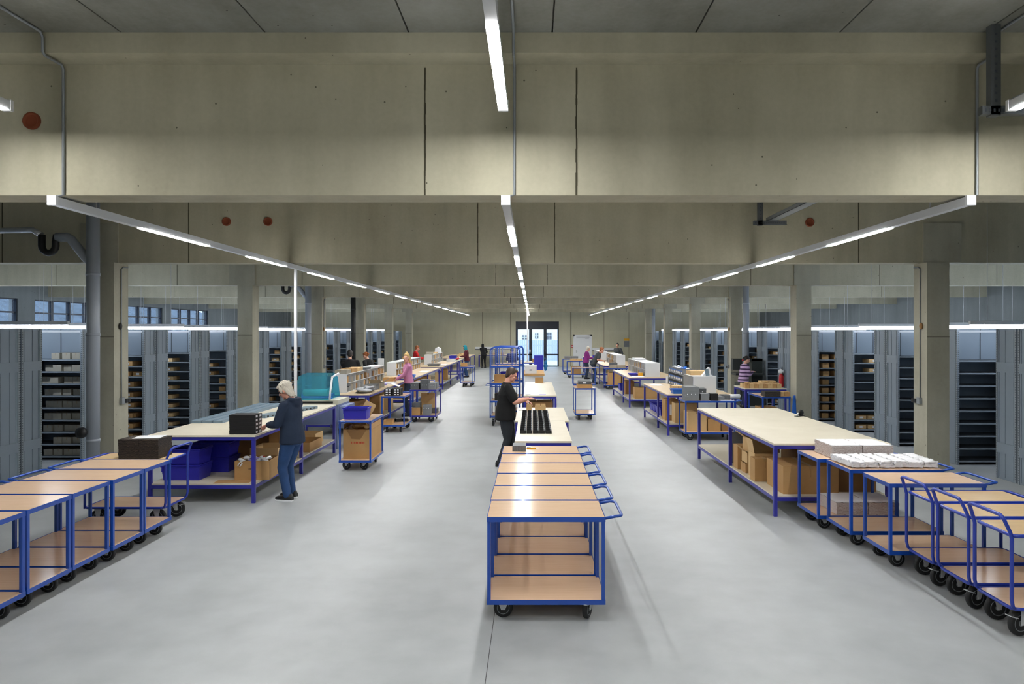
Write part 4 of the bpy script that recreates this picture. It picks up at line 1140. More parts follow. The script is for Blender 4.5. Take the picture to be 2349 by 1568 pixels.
# under the nearest left bench
ZS = .2665
gb = 'blue crates under the nearest left workbench'
for k, (x, y, z) in enumerate(((-4.98, 9.85, ZS), (-4.98, 9.85, ZS+.222), (-4.82, 10.42, ZS), (-4.82, 10.42, ZS+.222))):
    make_crate('dark blue stacking crate under the bench, %s of the %s stack' % (['lower', 'upper'][k % 2], ['front', 'rear'][k//2]), (x, y, z), 0, .56, .38, .22, group=gb)
t = open_carton('torn open carton with plastic bags spilling out under the left bench', (-4.0, 9.92, ZS), .48, .44, .27, flaps=(0, 0, 0, 0), rz=.08)
scribble(t, -.06, .03, -.22, .15, .014, M_INK, 5, 1)
MB().box(.0, .06, -.2215, -.2203, .02, .085, M_CARDD).build('torn_hole', t)
b = MB(); rr = random.Random(9)
for k in range(16):
    c = (rr.uniform(-.18, .17), rr.uniform(-.17, .14), .25+rr.uniform(0, .05)); b.ball(c, (rr.uniform(.04, .08), rr.uniform(.04, .08), rr.uniform(.015, .03)), M_PAPER if k % 4 else M_PURPLE, 10, Matrix.Rotation(rr.uniform(-.5, .5), 3, 'Y'))
b.tube([(-.1, -.2, .28), (-.16, -.23, .26), (-.19, -.24, .21), (-.16, -.242, .2), (-.13, -.232, .25)], .009, M_PAPER, 6)
b.ball((.13, -.1, .3), .022, M_RED, 8)
o = b.build('plastic_bags', None, (-4.0, 9.92, ZS+.0), .08); tag(o, 'white and violet plastic bags inside the torn carton', 'bag')
MB().box(-.28, .2, -.14, .14, 0, .006, M_CARD)
o = MB().box(-.28, .2, -.1, .1, 0, .006, M_CARD).build('cardboard_sheet', None, (-4.16, 9.6, ZS), .1); tag(o, 'flat loose cardboard piece in front of the torn carton', 'cardboard')
t = open_carton('tall light carton behind the torn one under the left bench', (-4.03, 10.5, ZS), .42, .5, .36, M_CARDL, flaps=(0, 0, 0, 0))
t = make_carton('flat_carton', .8, .1, .55, M_CARDD, 'large flat dark carton leaning at the back of the nearest left bench', white=False, loc=(-4.6, 11.2, ZS))
t = make_carton('tall_carton', .3, .4, .55, M_CARD, 'upright brown carton at the far leg of the nearest left bench', white=False, loc=(-4.06, 11.12, ZS))
t = open_carton('low carton tray with rods under the second left bench', (-4.1, 12.3, ZS), .4, .7, .16, flaps=(0, 0, 0, 0)); 
t = open_carton('flat open carton on the shelf beneath the second left bench', (-4.3, 12.98, ZS), .5, .45, .2, M_CARDL, flaps=(0, 0, 0, 0))
t = make_carton('storage_carton', .5, .5, .28, M_CARD, 'closed brown carton deep under the second left bench', white=False, loc=(-4.9, 12.4, ZS))

# left row hoop trolley load
gb = 'black carton bundles on the left hoop trolley'
for k in range(2):
    b = MB(); r9 = random.Random(k)
    for l in range(6): b.box(-.122+r9.uniform(-.003, .003), .122+r9.uniform(-.003, .003), -.16, .16+r9.uniform(-.004, .0), l*.04, l*.04+.0396, M_BUNDLEB)
    o = b.build('carton_bundle', None, (-4.985+.25*k, 8.58, .806), 0); tag(o, 'stack of folded black cartons on the left hoop trolley, %s half' % ['left', 'right'][k], 'carton bundle', gb)
o = MB().box(-.16, .16, -.12, .12, 0, .004, M_PAPER).build('paper_sheet', None, (-4.82, 8.6, 1.0475), .15); tag(o, 'white paper sheet lying on the black carton bundles', 'paper')

# first blue trolley: carton and crate
t = open_carton('big brown carton with red print on the lower deck of a trolley', (-3.02, 12.17, .185), .49, .76, .5, flaps=(0, 0, 1, 1), ang=1.45, fl=.18)
b = MB(); b.prism([(-.19, .499), (.16, .499), (.05, .33), (-.1, .34)], 1, -.3815, -.3805, M_CARDD); b.build('folded_flap', t)
scribble(t, -.11, .13, -.3805, .26, .03, M_REDINK, 9, 4)
b = MB(); rr = random.Random(12)
for k in range(10): b.ball((rr.uniform(-.15, .18), rr.uniform(-.3, .3), .5+rr.uniform(0, .05)), (rr.uniform(.05, .09), rr.uniform(.05, .1), .035), M_CARDL, 8)
o = b.build('packing_paper', None, (-3.02, 12.13, .185)); tag(o, 'crumpled brown packing paper in the big red printed carton', 'paper')
make_crate('blue plastic crate on the trolley with the big red printed carton', (-3.055, 11.9, .859), 0, .42, .32, .2)
o = MB().obox((0, 0, .12), (.2, .012, .28), Matrix.Rotation(.5, 3, 'Y'), M_CARDL).build('cardboard_sheet', None, (-2.93, 12.14, .87), 0); tag(o, 'pale cardboard piece standing behind the blue crate on the trolley', 'cardboard')
# second trolley: black labelled boxes
gb = 'black labelled boxes on the trolley by the pink sweater woman'; bb2 = None
for k in range(2):
    for l in range(3):
        for r_ in range(2):
            lab = 'small black labelled box, %s layer, %s column, %s row on the trolley' % (['bottom', 'middle', 'top'][l], ['left', 'right'][k], ['front', 'rear'][r_])
            loc = (-3.42+.2*k, 16.25+.2*r_, .859+.056*l)
            if bb2 is None:
                bb2 = thing('small_black_box', lab, 'box', loc, 0, gb)
                MB().box(-.085, .085, -.09, .09, 0, .054, M_BLACKBOX).build('box_body', bb2)
                b = MB(); b.box(-.05, .0, -.092, -.0905, .015, .042, M_PAPER); b.box(.02, .06, -.092, -.0905, .015, .042, M_PAPER); b.build('paper_label', bb2)
            else: dup(bb2, lab, loc, 0, gb)
o = MB().obox((0, 0, .1), (.2, .25, .006), Matrix.Rotation(.35, 3, 'Y'), M_PAPER).build('paper_sheet', None, (-3.28, 16.4, 1.0), 0); tag(o, 'white sheet leaning over the small black boxes', 'paper')
t = open_carton('small low brown carton on the lower deck by the woman', (-3.42, 16.3, .185), .2, .3, .1, flaps=(0, 0, 0, 0))
for k in range(3):
    o = MB().box(-.07, .07, -.09, .09, 0, .07, M_BLACKBOX).build('small_black_box', None, (-3.42+.15*k, 16.72, .185), .2*k); tag(o, 'black box on the lower deck beside the pink sweater woman, %s' % ['left', 'centre', 'right'][k], 'box', gb)
# grey box loads
def greyload(cx, cy, z, spec, where, group, rz=0):
    for q, (x, y, w, d, h, n, m) in enumerate(spec):
        for l in range(n):
            hh = h/n
            b = MB(); b.box(-w/2, w/2, -d/2, d/2, 0, hh-.002, m); b.box(-w/2-.002, w/2+.002, -d/2-.002, d/2+.002, hh*.55, hh-.0015, m)
            for j in range(3): b.box(-w/2+.03+j*w/3.4, -w/2+.05+j*w/3.4, -d/2-.004, -d/2-.002, hh*.3, hh*.5, M_PAPER) if l % 2 else None
            o = b.build('grey_box', None, (cx+x, cy+y, z+hh*l), rz+random.uniform(-.03, .03))
            tag(o, 'grey box, layer %s of stack %s on %s' % (ORD[l+1], ORD[q+1], where), 'box', group)
greyload(-2.86, 18.35, .859, [(-.22, -.3, .22, .3, .17, 2, M_GREYDK), (.03, -.32, .2, .28, .26, 3, M_GREYDK), (.22, -.3, .16, .3, .16, 2, M_GREYBOX), (.0, .15, .6, .5, .15, 1, M_GREYBOX)], 'the violet trolley top', 'grey boxes on the violet trolley')
greyload(-2.86, 18.35, .184, [(.08, -.28, .2, .3, .26, 2, M_GREYBOX), (.2, .22, .18, .34, .12, 1, M_GREYDK)], 'the violet trolley lower deck', 'grey boxes on the violet trolley')
make_carton('small_carton', .22, .3, .2, M_CARD, 'brown carton on the lower deck of the violet trolley', white=False, loc=(-3.06, 18.1, .184))
o = MB().box(-.1, .1, -.14, .14, 0, .12, M_GREYDK).build('grey_box', None, (-3.06, 18.1, .386)); tag(o, 'dark grey box standing on the carton of the violet trolley', 'box')
make_carton('flat_carton', .38, .08, .52, M_CARDL, 'upright flat carton leaning inside the violet trolley', white=False, loc=(-2.85, 18.72, .184))
greyload(3.88, 15.2, .869, [(-.38, -.1, .3, .34, .3, 3, M_GREYBOX), (-.1, -.14, .18, .3, .15, 1, M_GREYBOX), (.26, -.0, .2, .3, .08, 1, M_GREYBOX), (.42, .05, .16, .3, .1, 1, M_GREYDK), (-.14, .18, .3, .24, .24, 2, M_GREYDK)], 'the large right trolley', 'grey boxes on the large right trolley')
o = MB().box(-.085, .085, -.13, .13, 0, .15, M_BLACKBOX).build('black_box', None, (3.98, 15.05, .869)); tag(o, 'single black box among the grey boxes on the large trolley', 'box')
o = MB().box(-.14, .14, -.1, .1, 0, .004, M_PAPER).build('paper_sheet', None, (4.26, 14.99, .869)); tag(o, 'white paper on the large trolley in front of low grey boxes', 'paper')
b = MB(); b.lathe([(.04, 0), (.05, .1), (.046, .1), (.036, .005)], (3.4, 14.98, .869), (0, 0, 1), M_PAPER, 16); tag(b.build('paper_cup'), 'white cup at the left corner of the large right trolley', 'cup')
b = MB(); b.cyl((4.42, 15.3, .93), (4.66, 15.35, .93), .045, M_PAPER, seg=16); tag(b.build('paper_roll'), 'white rolled paper at the handle of the large trolley', 'paper roll')
make_carton('storage_carton', .42, .4, .42, M_CARDL, 'tall carton under the large right trolley top, left', white=False, loc=(3.64, 15.28, .184))
make_carton('storage_carton', .28, .4, .26, M_CARD, 'lower carton in the middle of the large trolley deck', white=False, loc=(4.02, 15.28, .184))
make_carton('storage_carton', .24, .4, .34, M_CARDD, 'dark carton at the right of the large trolley deck', white=False, loc=(4.3, 15.28, .184))

# centre benches: black trays
gb = 'black open trays set out on the centre workbench'; tp = None
for c in range(5):
    for r_ in range(12):
        x = -.135+.093*c+.0125*0; y = 9.98+.215*r_; z = .901
        lab = 'black open tray on the centre bench, row %s from the camera, column %s from left' % (ORD[r_+1], ORD[c+1])
        if tp is None:
            tp = thing('black_tray', lab, 'tray', (x, y, z), 0, gb)
            b = MB(); a, d, h = .043, .1, .045
            b.box(-a, a, -d, -d+.004, 0, h, M_BLACKBOX); b.box(-a, a, d-.004, d, 0, h, M_BLACKBOX); b.box(-a, -a+.004, -d+.004, d-.004, 0, h, M_BLACKBOX); b.box(a-.004, a, -d+.004, d-.004, 0, h, M_BLACKBOX); b.box(-a+.004, a-.004, -d+.004, d-.004, 0, .004, M_BLACKBOX); b.build('tray_body', tp)
            b = MB(); b.box(a-.02, a-.008, -d+.02, -d+.07, .02, h+.012, M_GREYBOX); b.box(a-.02, a-.008, .0, .06, .02, h+.01, M_GREYBOX); b.build('insert', tp)
        else: dup(tp, lab, (x, y, z), 0, gb)
for k, x in enumerate((-.06, .1, .2)):
    t = open_carton('small brown carton behind the black trays, %s of three' % ['left', 'centre', 'right'][k], (x, 12.72, .901), .1, .14, .09, M_CARDL, flaps=(1, 1, 0, 0), ang=1.4, fl=.35)
o = MB().box(-.1, .1, -.07, .07, 0, .012, M_PAPER).build('paper_stack', None, (-.16, 12.85, .901)); tag(o, 'white papers at the back left of the tray bench', 'paper')
# last cart: patterned box and cutter
t = thing('patterned_box', 'small grey box with black and white patterned side on the last centre trolley', 'box', (-.165, 8.7, .859))
MB().box(-.085, .085, -.07, .17, 0, .07, M_GREYBOX).build('box_body', t)
b = MB(); b.box(-.086, .086, -.0725, -.0702, .002, .068, M_BLACK)
for i in range(12):
    for j in range(4): b.obox((-.078+.0142*i, -.0732, .01+.0165*j), (.011, .001, .004), Matrix.Rotation(.7 if (j % 2) else -.7, 3, 'Y'), M_PAPER)
b.build('patterned_side', t)
t = thing('cutter_knife', 'orange cutter knife lying beside the patterned box', 'knife', (-.0, 8.84, .864), -.1)
b = MB(); b.box(-.075, .05, -.011, .011, -.005, .009, M_YELLOW); b.box(-.07, -.02, -.006, .006, .009, .013, M_BLACK); b.build('grip', t)
b = MB(); b.prism([(.05, -.007), (.09, -.007), (.078, .007), (.05, .007)], 2, .001, .002, M_ZINC); b.build('blade', t)

# things in the cage trolley
make_carton('storage_carton', .5, .3, .2, M_CARD, 'brown carton on the third shelf of the nearer cage trolley', white=False, loc=(-.72, 17.62, 1.0755))
make_crate('blue crate on the third shelf of the cage trolley behind', (-.62, 18.75, 1.0755), 0, .5, .4, .2)
for k in range(2):
    o = MB().box(-.12, .12, -.2, .2, 0, .16, M_BLACKBOX).build('black_box', None, (-.84+.3*k, 17.6, .6355)); tag(o, 'black box on the second shelf of the nearer cage trolley, %s' % ['left', 'right'][k], 'box')
make_carton('storage_carton', .5, .4, .2, M_DIM, 'beige carton on the bottom shelf of the nearer cage trolley', white=False, loc=(-.7, 17.6, .2555))
# right row loads
zz = .8595
gb = 'white printed bundles on the right trolleys'
def bundle(label, loc, w, d, h, layers, m, seed):
    b = MB(); r9 = random.Random(seed)
    for l in range(layers):
        e = r9.uniform(-.004, .004); b.box(-w/2+e, w/2+e, -d/2+r9.uniform(-.003, .003), d/2, h*l/layers, h*(l+1)/layers-.0004, m)
    # loose top sheet
    n = 8; V = [[b.bm.verts.new((-w/2+w*i/n, -d/2+d*j/n, h+.004+r9.uniform(0, .012)*(1 if 0 < i < n and 0 < j < n else .2))) for j in range(n+1)] for i in range(n+1)]
    mi = b.mi(M_CLOTH)
    for i in range(n):
        for j in range(n): f = b.bm.faces.new([V[i][j], V[i+1][j], V[i+1][j+1], V[i][j+1]]); f.material_index = mi; f.smooth = True
    o = b.build('carton_bundle', None, loc); tag(o, label, 'carton bundle', gb); return o
bundle('tall stack of white printed folded cartons, left half, on the right trolley', (3.76, 8.4, zz), .36, .5, .15, 5, M_BUNDLEW, 1)
bundle('tall stack of white printed folded cartons, right half, on the right trolley', (4.13, 8.4, zz), .36, .5, .15, 5, M_BUNDLEW, 2)
bundle('low stack of white printed cartons on the lower deck, left half', (3.83, 8.42, .1855), .37, .5, .14, 4, M_BUNDLEW, 3)
bundle('low stack of white printed cartons on the lower deck, right half', (4.21, 8.42, .1855), .36, .5, .14, 4, M_BUNDLEW, 4)
gb = 'folded white tissue sheets on the right trolley'
for k in range(6):
    b = MB(); r9 = random.Random(20+k); w, d = .145, .5
    for l in range(3):
        n, mm = 36, 6; mi = b.mi(M_CLOTH); V = []
        for side in (0, 1):
            V.append([[b.bm.verts.new((-w/2+w*i/mm+.006*math.sin(j*.55+l*2+k), -d/2+d*j/n+.008*math.sin(i*1.9+l*2), l*.024+side*.02+(.007*math.sin(j*.9+i*.5+k*1.7+l*1.1)+.004*math.sin(j*2.1+k+i)+r9.uniform(-.002, .002))*(.25 if side == 0 and l == 0 else 1)+(.006 if l == 0 else 0))) for j in range(n+1)] for i in range(mm+1)])
        for side in (0, 1):
            for i in range(mm):
                for j in range(n):
                    f = b.bm.faces.new([V[side][i][j], V[side][i+1][j], V[side][i+1][j+1], V[side][i][j+1]]); f.material_index = mi; f.smooth = True
        for i in range(mm):
            for j in (0, n): b.bm.faces.new([V[0][i][j], V[0][i+1][j], V[1][i+1][j], V[1][i][j]]).material_index = mi
        for j in range(n):
            for i in (0, mm): b.bm.faces.new([V[0][i][j], V[0][i][j+1], V[1][i][j+1], V[1][i][j]]).material_index = mi
    o = b.build('folded_tissue', None, (3.6+.165*k, 7.8+.012*(k % 2), .8665), r9.uniform(-.05, .05)); tag(o, 'pile of folded white tissue on the right trolley, %s from the left' % ORD[k+1], 'tissue', gb)

# under the right workbench
ZS2 = .2665
def tip(t, rx=0, ry=0, rz=0): t.rotation_euler = (rx, ry, rz); return t
make_carton('large_carton', .72, .62, .36, M_CARD, 'large closed carton at the near end under the right bench', white=False, loc=(3.62, 9.18, ZS2))
t = make_carton('large_carton', .5, .62, .52, M_CARDD, 'big dark carton behind the near right leg under the right bench', white=False, loc=(4.28, 9.3, ZS2), tape=False)
make_carton('tall_carton', .3, .2, .32, M_CARD, 'upright carton with open flap near the right bench leg', white=False, loc=(3.28, 9.7, ZS2))
open_carton('tall carton with raised flap under the right bench', (3.36, 9.93, ZS2), .34, .28, .36, M_CARDL, flaps=(0, 1, 1, 0), ang=1.75, fl=.7)
open_carton('lower of the two small cartons piled under the right bench', (3.4, 10.3, ZS2), .44, .24, .14, M_CARD, flaps=(0, 0, 0, 0))
open_carton('upper of the two small cartons piled under the right bench', (3.42, 10.3, ZS2+.145), .44, .26, .16, M_CARDL, flaps=(0, 0, 1, 0), ang=2.4)
open_carton('open carton lying on top of the pile under the right bench', (3.45, 10.3, ZS2+.31), .46, .3, .2, M_CARDL, flaps=(0, 1, 1, 0), ang=2.5)
make_carton('tall_carton', .3, .22, .36, M_CARD, 'upright carton beside the middle leg of the right bench', white=True, loc=(3.3, 10.58, ZS2))
make_carton('large_carton', .6, .6, .45, M_CARDD, 'dark carton at the back under the middle of the right bench', white=False, loc=(4.2, 10.4, ZS2), tape=False)
o = MB().box(-.12, .12, -.02, .02, 0, .5, M_GREYBOX).build('plastic_sheet', None, (3.3, 10.98, ZS2), .1); tag(o, 'grey panel leaning beyond the middle leg of the right bench', 'plastic sheet')
t = thing('tape_dispenser', 'black tape dispenser with chrome arm at the right bench edge', 'tape dispenser', (4.56, 11.6, .9405), .5)
MB().lathe([(.02, -.022), (.05, -.022), (.055, 0), (.05, .022), (.02, .022)], (0, 0, .058), (0, 1, 0), M_BLACK, 18).build('roll', t)
b = MB(); b.box(-.12, .06, -.03, .03, 0, .008, M_BLACK); b.tube([(-.1, 0, .008), (-.06, 0, .05), (0, 0, .06)], .012, M_ZINC, 8); b.build('stand', t)

# ------------------------------------------------------------------ pigeonhole units
def pigeon(label, x0, x1, y0, y1, z, h, rows, cells, face, m=None):
    """white unit, compartments open towards face (+1: +x, -1: -x)"""
    t = thing('pigeonhole_unit', label, 'shelf unit', ((x0+x1)/2, (y0+y1)/2, z)); a, c = (x1-x0)/2, (y1-y0)/2; k = .012; m = m or M_WHITE
    b = MB(); b.box(-a, a, -c, -c+k, 0, h, m); b.box(-a, a, c-k, c, 0, h, m); b.box(-a, a, -c+k, c-k, h-k, h, m); b.box(-a, a, -c+k, c-k, 0, k, m)
    xb = -face*a; b.box(min(xb, xb+face*k), max(xb, xb+face*k), -c+k, c-k, k, h-k, m); b.build('carcass', t)
    for r_ in range(1, rows): MB().box(-a+k, a-.002, -c+k, c-k, h*r_/rows-k/2, h*r_/rows+k/2, m).build('shelf', t)
    b = MB()
    for q in range(1, cells):
        y = -c+2*c*q/cells; MB().box(-a+k, a-.003, y-.005, y+.005, k, h-k, m).build('divider', t)
    b.bm.free()
    return t
def stock(x0, x1, y0, y1, z, h, rows, cells, face, where, group, seed, fillp=.8):
    r9 = random.Random(seed); cw = (y1-y0)/cells; ch = h/rows
    for r_ in range(rows):
        for q in range(cells):
            n = 0
            for s in range(2):
                if r9.random() > fillp: continue
                w = cw*r9.uniform(.25, .4); hh = ch*r9.uniform(.5, .8); m = r9.choice([M_CARD, M_CARDL, M_GREYBOX, M_CARDD, M_DIM])
                y = y0+cw*q+cw*(.27+.46*s); xc = (x0+x1)/2+face*.04; d = (x1-x0)*.35
                o = MB().box(-d, d, -w/2, w/2, 0, hh, m).build('pigeonhole_box', None, (xc, y, z+ch*r_+(.0125 if r_ == 0 else .0065)))
                cn = {'cardboard': 'brown', 'cardboard_light': 'light brown', 'grey_box': 'grey', 'cardboard_dark': 'dark brown', 'grey_beige_box': 'beige'}[m.name]
                tag(o, '%s box, %s side of %s compartment, %s row, %s' % (cn, ['near', 'far'][s], ORD[q+1], ['lower', 'upper'][r_] if rows == 2 else 'only', where), 'box', group)
zt = .9412
U = [('nearest left unit', -4.68, -4.36, 16.05, 20.1, 2, 10, 1), ('middle left unit', -4.76, -4.44, 22.3, 27.1, 2, 11, 1), ('farthest left unit', -4.72, -4.4, 29.8, 33.5, 2, 8, 1),
     ('long right unit', 3.6, 4.07, 21.75, 25.6, 2, 9, -1), ('farther right unit', 3.58, 3.96, 29.1, 33.0, 2, 8, -1)]
for k, (nm, x0, x1, y0, y1, rw, ce, fc) in enumerate(U):
    pigeon('white pigeonhole unit on a packing bench, %s' % nm, x0, x1, y0, y1, zt, .435, rw, ce, fc)
    stock(x0, x1, y0, y1, zt, .435, rw, ce, fc, nm, 'boxes in the pigeonholes', 40+k, .8 if k < 2 else .6)
pigeon('short white pigeonhole unit with one row on the near right bench', 3.76, 4.3, 15.95, 16.95, zt, .39, 1, 2, -1)
pigeon('white unit on the far right bench by the white door', 3.5, 3.85, 34.9, 38.5, zt, .43, 2, 7, -1)
# grey bins next to it
t = thing('bin_rack', 'grey three tier rack holding open bins on the right bench', 'rack', (3.93, 17.9, zt))
b = MB()
for z in (0, .17, .34): b.box(-.18, .2, -.92, .92, z, z+.008, M_STEEL)
for yy in (-.92, 0, .908):
    b.box(.15, .2, yy, yy+.012, 0, .5, M_STEEL)
    if yy: b.box(-.18, -.17, yy, yy+.012, 0, .35, M_STEEL)
b.build('rack_frame', t)
bp2 = None
for l in range(3):
    for q in range(8):
        loc = (3.91, 17.0+.19+.215*q, zt+.009+.17*l); lab = 'grey open front bin on the right bench, %s tier, %s from the near end' % (['bottom', 'middle', 'top'][l], ORD[q+1])
        if bp2 is None:
            bp2 = thing('open_bin', lab, 'bin', loc, 0, 'grey open bins')
            b = MB(); m = M_GREYBOX; a, c, h = .15, .1, .14
            b.box(-a, a, -c, -c+.004, 0, h, m); b.box(-a, a, c-.004, c, 0, h, m); b.box(a-.004, a, -c, c, 0, h, m); b.box(-a, -a+.004, -c, c, 0, h*.55, m); b.box(-a, a, -c, c, 0, .004, m); b.build('bin_body', bp2)
            MB().box(-a-.003, -a-.0005, -.07, .05, .02, .07, M_PAPER).build('paper_label', bp2)
            MB().box(-a-.004, -a-.0005, -.09, .09, h*.55, h*.72, M_TRAYBLUE).build('label_strip', bp2)
        else: dup(bp2, lab, loc, 0, 'grey open bins')
rr = random.Random(31)
for k in range(6):
    b = MB()
    for q in range(7): b.ball((rr.uniform(-.07, .07), rr.uniform(-.07, .07), .06+rr.uniform(0, .08)), (rr.uniform(.03, .07), rr.uniform(.03, .07), rr.uniform(.02, .05)), M_PAPER if q % 3 else M_TRAYBLUE, 8, Matrix.Rotation(rr.uniform(-1, 1), 3, 'X'))
    o = b.build('plastic_bag', None, (3.91, 17.4+.215*k, zt+.355)); tag(o, 'crumpled white and blue bag in a top tier bin, %s from the near end' % ORD[k+1], 'bag', 'bags in the top bins')

# loose things on benches
def sheet(label, x, y, z, w, d, rz=0, h=.006, m=None, name='paper_stack', cat='paper'):
    o = MB().box(-w/2, w/2, -d/2, d/2, 0, h, m or M_PAPER).build(name, None, (x, y, z), rz); return tag(o, label, cat)
zb = .9412; zu = zb+.4362
make_carton('flat_carton', .28, .4, .09, M_DIM, 'beige carton at the near end on top of the nearest left unit', white=False, loc=(-4.52, 16.3, zu), tape=False)
make_carton('flat_carton', .28, .5, .1, M_CARD, 'brown carton on the nearest left unit behind the beige one', white=False, loc=(-4.52, 16.85, zu))
make_carton('flat_carton', .28, .4, .09, M_CARDL, 'light carton third along the top of the nearest left unit', white=False, loc=(-4.52, 17.45, zu))
sheet('grey flat box on top of the nearest left unit', -4.5, 18.2, zu, .28, .5, 0, .05, M_GREYDK, 'flat_box', 'box')
sheet('white paper pile at the far top of the nearest left unit', -4.5, 19.3, zu, .3, 1.2, 0, .04)
b = MB(); rr = random.Random(3)
for k in range(9): b.ball((rr.uniform(-.12, .12), rr.uniform(-.3, .3), .04+rr.uniform(0, .05)), (rr.uniform(.1, .16), rr.uniform(.1, .2), rr.uniform(.02, .045)), M_BAG, 12, Matrix.Rotation(rr.uniform(-.5, .5), 3, 'Y'))
o = b.build('poly_bag', None, (-4.0, 16.15, zb)); tag(o, 'grey poly bags heaped at the near end of the left packing bench', 'bag')
t = open_carton('grey open box with lid flap on the left packing bench', (-4.0, 16.95, zb), .3, .34, .13, M_GREYBOX, flaps=(0, 0, 0, 1), ang=2.7, fl=.6, name='open_box')
t = open_carton('pale grey box farther along the left packing bench', (-4.02, 17.7, zb), .3, .34, .13, M_DIM, flaps=(1, 0, 0, 1), ang=2.6, fl=.5, name='open_box')
sheet('violet papers on the left packing bench against the unit', -4.1, 18.5, zb, .3, .5, .2, .04, M_PURPLE)
sheet('white padded envelopes beside the pink sweater woman', -3.95, 18.6, zb, .3, .36, -.2, .06) if False else None
make_carton('small_carton', .3, .3, .14, M_CARD, 'orange brown carton the pink sweater woman handles', white=False, loc=(-4.06, 19.42, zb))
sheet('white shipping bags on the bench by the pink sweater woman', -3.92, 18.85, zb, .28, .34, 0, .05)
t = thing('desk_screen', 'small white screen on a grey stand behind the middle left unit', 'screen', (-5.0, 22.6, zb)); b = MB(); b.box(-.02, .02, -.02, .02, 0, .3, M_GREYDK); b.box(-.1, .1, -.08, .08, 0, .02, M_GREYDK); b.build('stand', t); MB().box(-.1, .1, -.035, -.0205, .3, .56, M_WHITE).build('panel', t)
make_carton('small_carton', .26, .3, .09, M_CARD, 'brown carton on top of the middle left unit', white=False, loc=(-4.6, 25.0, zu))
sheet('white papers on the front of the middle left bench', -3.9, 24.6, zb, .3, .9, 0, .01)
make_crate('light blue tray at the near end of the middle left bench', (-3.95, 21.5, zb), 0, .5, .36, .08, M_TRAYBLUE, name='plastic_tray', cat='tray')
make_carton('small_carton', .3, .3, .1, M_CARD, 'low brown carton on the middle left bench', white=False, loc=(-4.12, 22.2, zb))
make_crate('clear grey tray on the farthest left packing bench', (-4.1, 28.5, zb), 0, .5, .4, .1, M_GREYBOX, name='plastic_tray', cat='tray')
sheet('white papers on the farthest left packing bench', -3.85, 29.6, zb, .3, .8, 0, .02)
make_carton('small_carton', .4, .3, .14, M_PAPER, 'white box near the far end of the farthest left bench', white=False, loc=(-3.9, 32.8, zb), tape=False)
t = thing('label_printer', 'white printer on top of the farthest left unit', 'printer', (-4.55, 33.0, zu)); b = MB(); b.prism([(-.14, 0), (.14, 0), (.12, .2), (.0, .27), (-.12, .2)], 1, -.2, .2, M_PAPER); b.build('printer_body', t)
sheet('stack of grey and white folders on the farthest left unit', -4.55, 30.3, zu, .3, .4, .1, .1, M_DIM, 'folder_stack', 'folders')
make_carton('flat_carton', .28, .5, .06, M_CARDL, 'light flat carton on the farthest left unit', white=False, loc=(-4.55, 31.6, zu))
make_carton('tall_carton', .3, .12, .42, M_CARDL, 'light upright carton under the farthest left bench, near', white=False, loc=(-3.88, 28.35, .267))
make_carton('tall_carton', .3, .12, .46, M_CARD, 'brown upright carton under the farthest left bench, far', white=False, loc=(-3.88, 30.2, .267))
make_carton('large_carton', 1.0, .6, .5, M_CARDD, 'wide dark carton under the near left packing bench', white=False, loc=(-4.5, 16.1, .267), tape=False)
make_carton('tall_carton', .3, .5, .5, M_CARD, 'brown carton under the left packing bench by its leg', white=False, loc=(-3.98, 17.4, .267))
make_carton('tall_carton', .3, .4, .5, M_CARDL, 'light brown carton under the left packing bench, farther', white=False, loc=(-3.98, 18.6, .267))
make_carton('large_carton', .8, .8, .5, M_CARDD, 'dark brown carton under the middle left packing bench', white=False, loc=(-4.2, 21.9, .267), tape=False)
make_carton('large_carton', .5, .8, .5, M_CARD, 'brown carton far under the middle left bench', white=False, loc=(-4.0, 24.8, .267))
make_crate('deep blue crate on the small blue bench', (-4.1, 35.4, zb), 0, .36, .6, .2)
b = MB()
for k in range(5): b.ball((.05*math.sin(k*2.1), .06*math.cos(k*1.7), .03+.012*k), (.07, .07, .035), M_RED, 8)
o = b.build('red_cloth', None, (-3.85, 35.0, zb)); tag(o, 'red cloth heap on the small blue bench', 'cloth')
for k in range(5):
    make_carton('small_carton', .24, .4, .1+.03*(k % 2), [M_CARD, M_CARDL][k % 2], 'carton on the far left bench, %s from the camera' % ORD[k+1], white=False, loc=(-4.3+.1*(k % 3), 38+1.1*k, zb), group='cartons on the far left bench')
make_carton('small_carton', .26, .3, .16, M_CARD, 'brown carton on the narrow far left trolley', white=False, loc=(-2.98, 29.9, .859))
for k in range(3): make_carton('small_carton', .24, .3, .14, [M_CARD, M_CARDL, M_CARD][k], 'carton on the low bench along the far wall, %s from left' % ORD[k+1], white=False, loc=(-3.2+.6*k, 45.95, .851), group='cartons by the far wall')
# centre
make_carton('large_carton', .56, .6, .46, M_CARDD, 'dark carton under the front of the papered centre bench', white=False, loc=(.2, 16.3, .267), tape=False)
sheet('white leaflet with dark print on the centre bench front', .0, 16.0, .9012, .2, .16, 0, .004)
sheet('violet leaflet on the centre bench front', .24, 16.0, .9012, .16, .16, 0, .004, M_PURPLE)
sheet('grey notepad on the centre bench front', -.1, 15.92, .9012, .12, .1, 0, .01, M_GREYDK, 'notepad', 'notepad')
t = open_carton('small open brown carton at the far end of the centre bench', (.2, 19.82, .9012), .24, .28, .14, flaps=(0, 0, 0, 0))
t = thing('packing_counter', 'white panelled counter with thick wooden top behind the centre bench', 'counter', (.06, 24.6, 0))
b = MB(); b.box(-.32, .32, -1.2, 1.2, 0, .87, M_WHITE); b.build('counter_body', t)
MB().box(-.36, .36, -1.26, 1.26, .871, .93, M_CARD).build('counter_top', t)
t = thing('archive_box', 'white archive box with lid on the wooden counter', 'box', (-.05, 23.8, .9312))
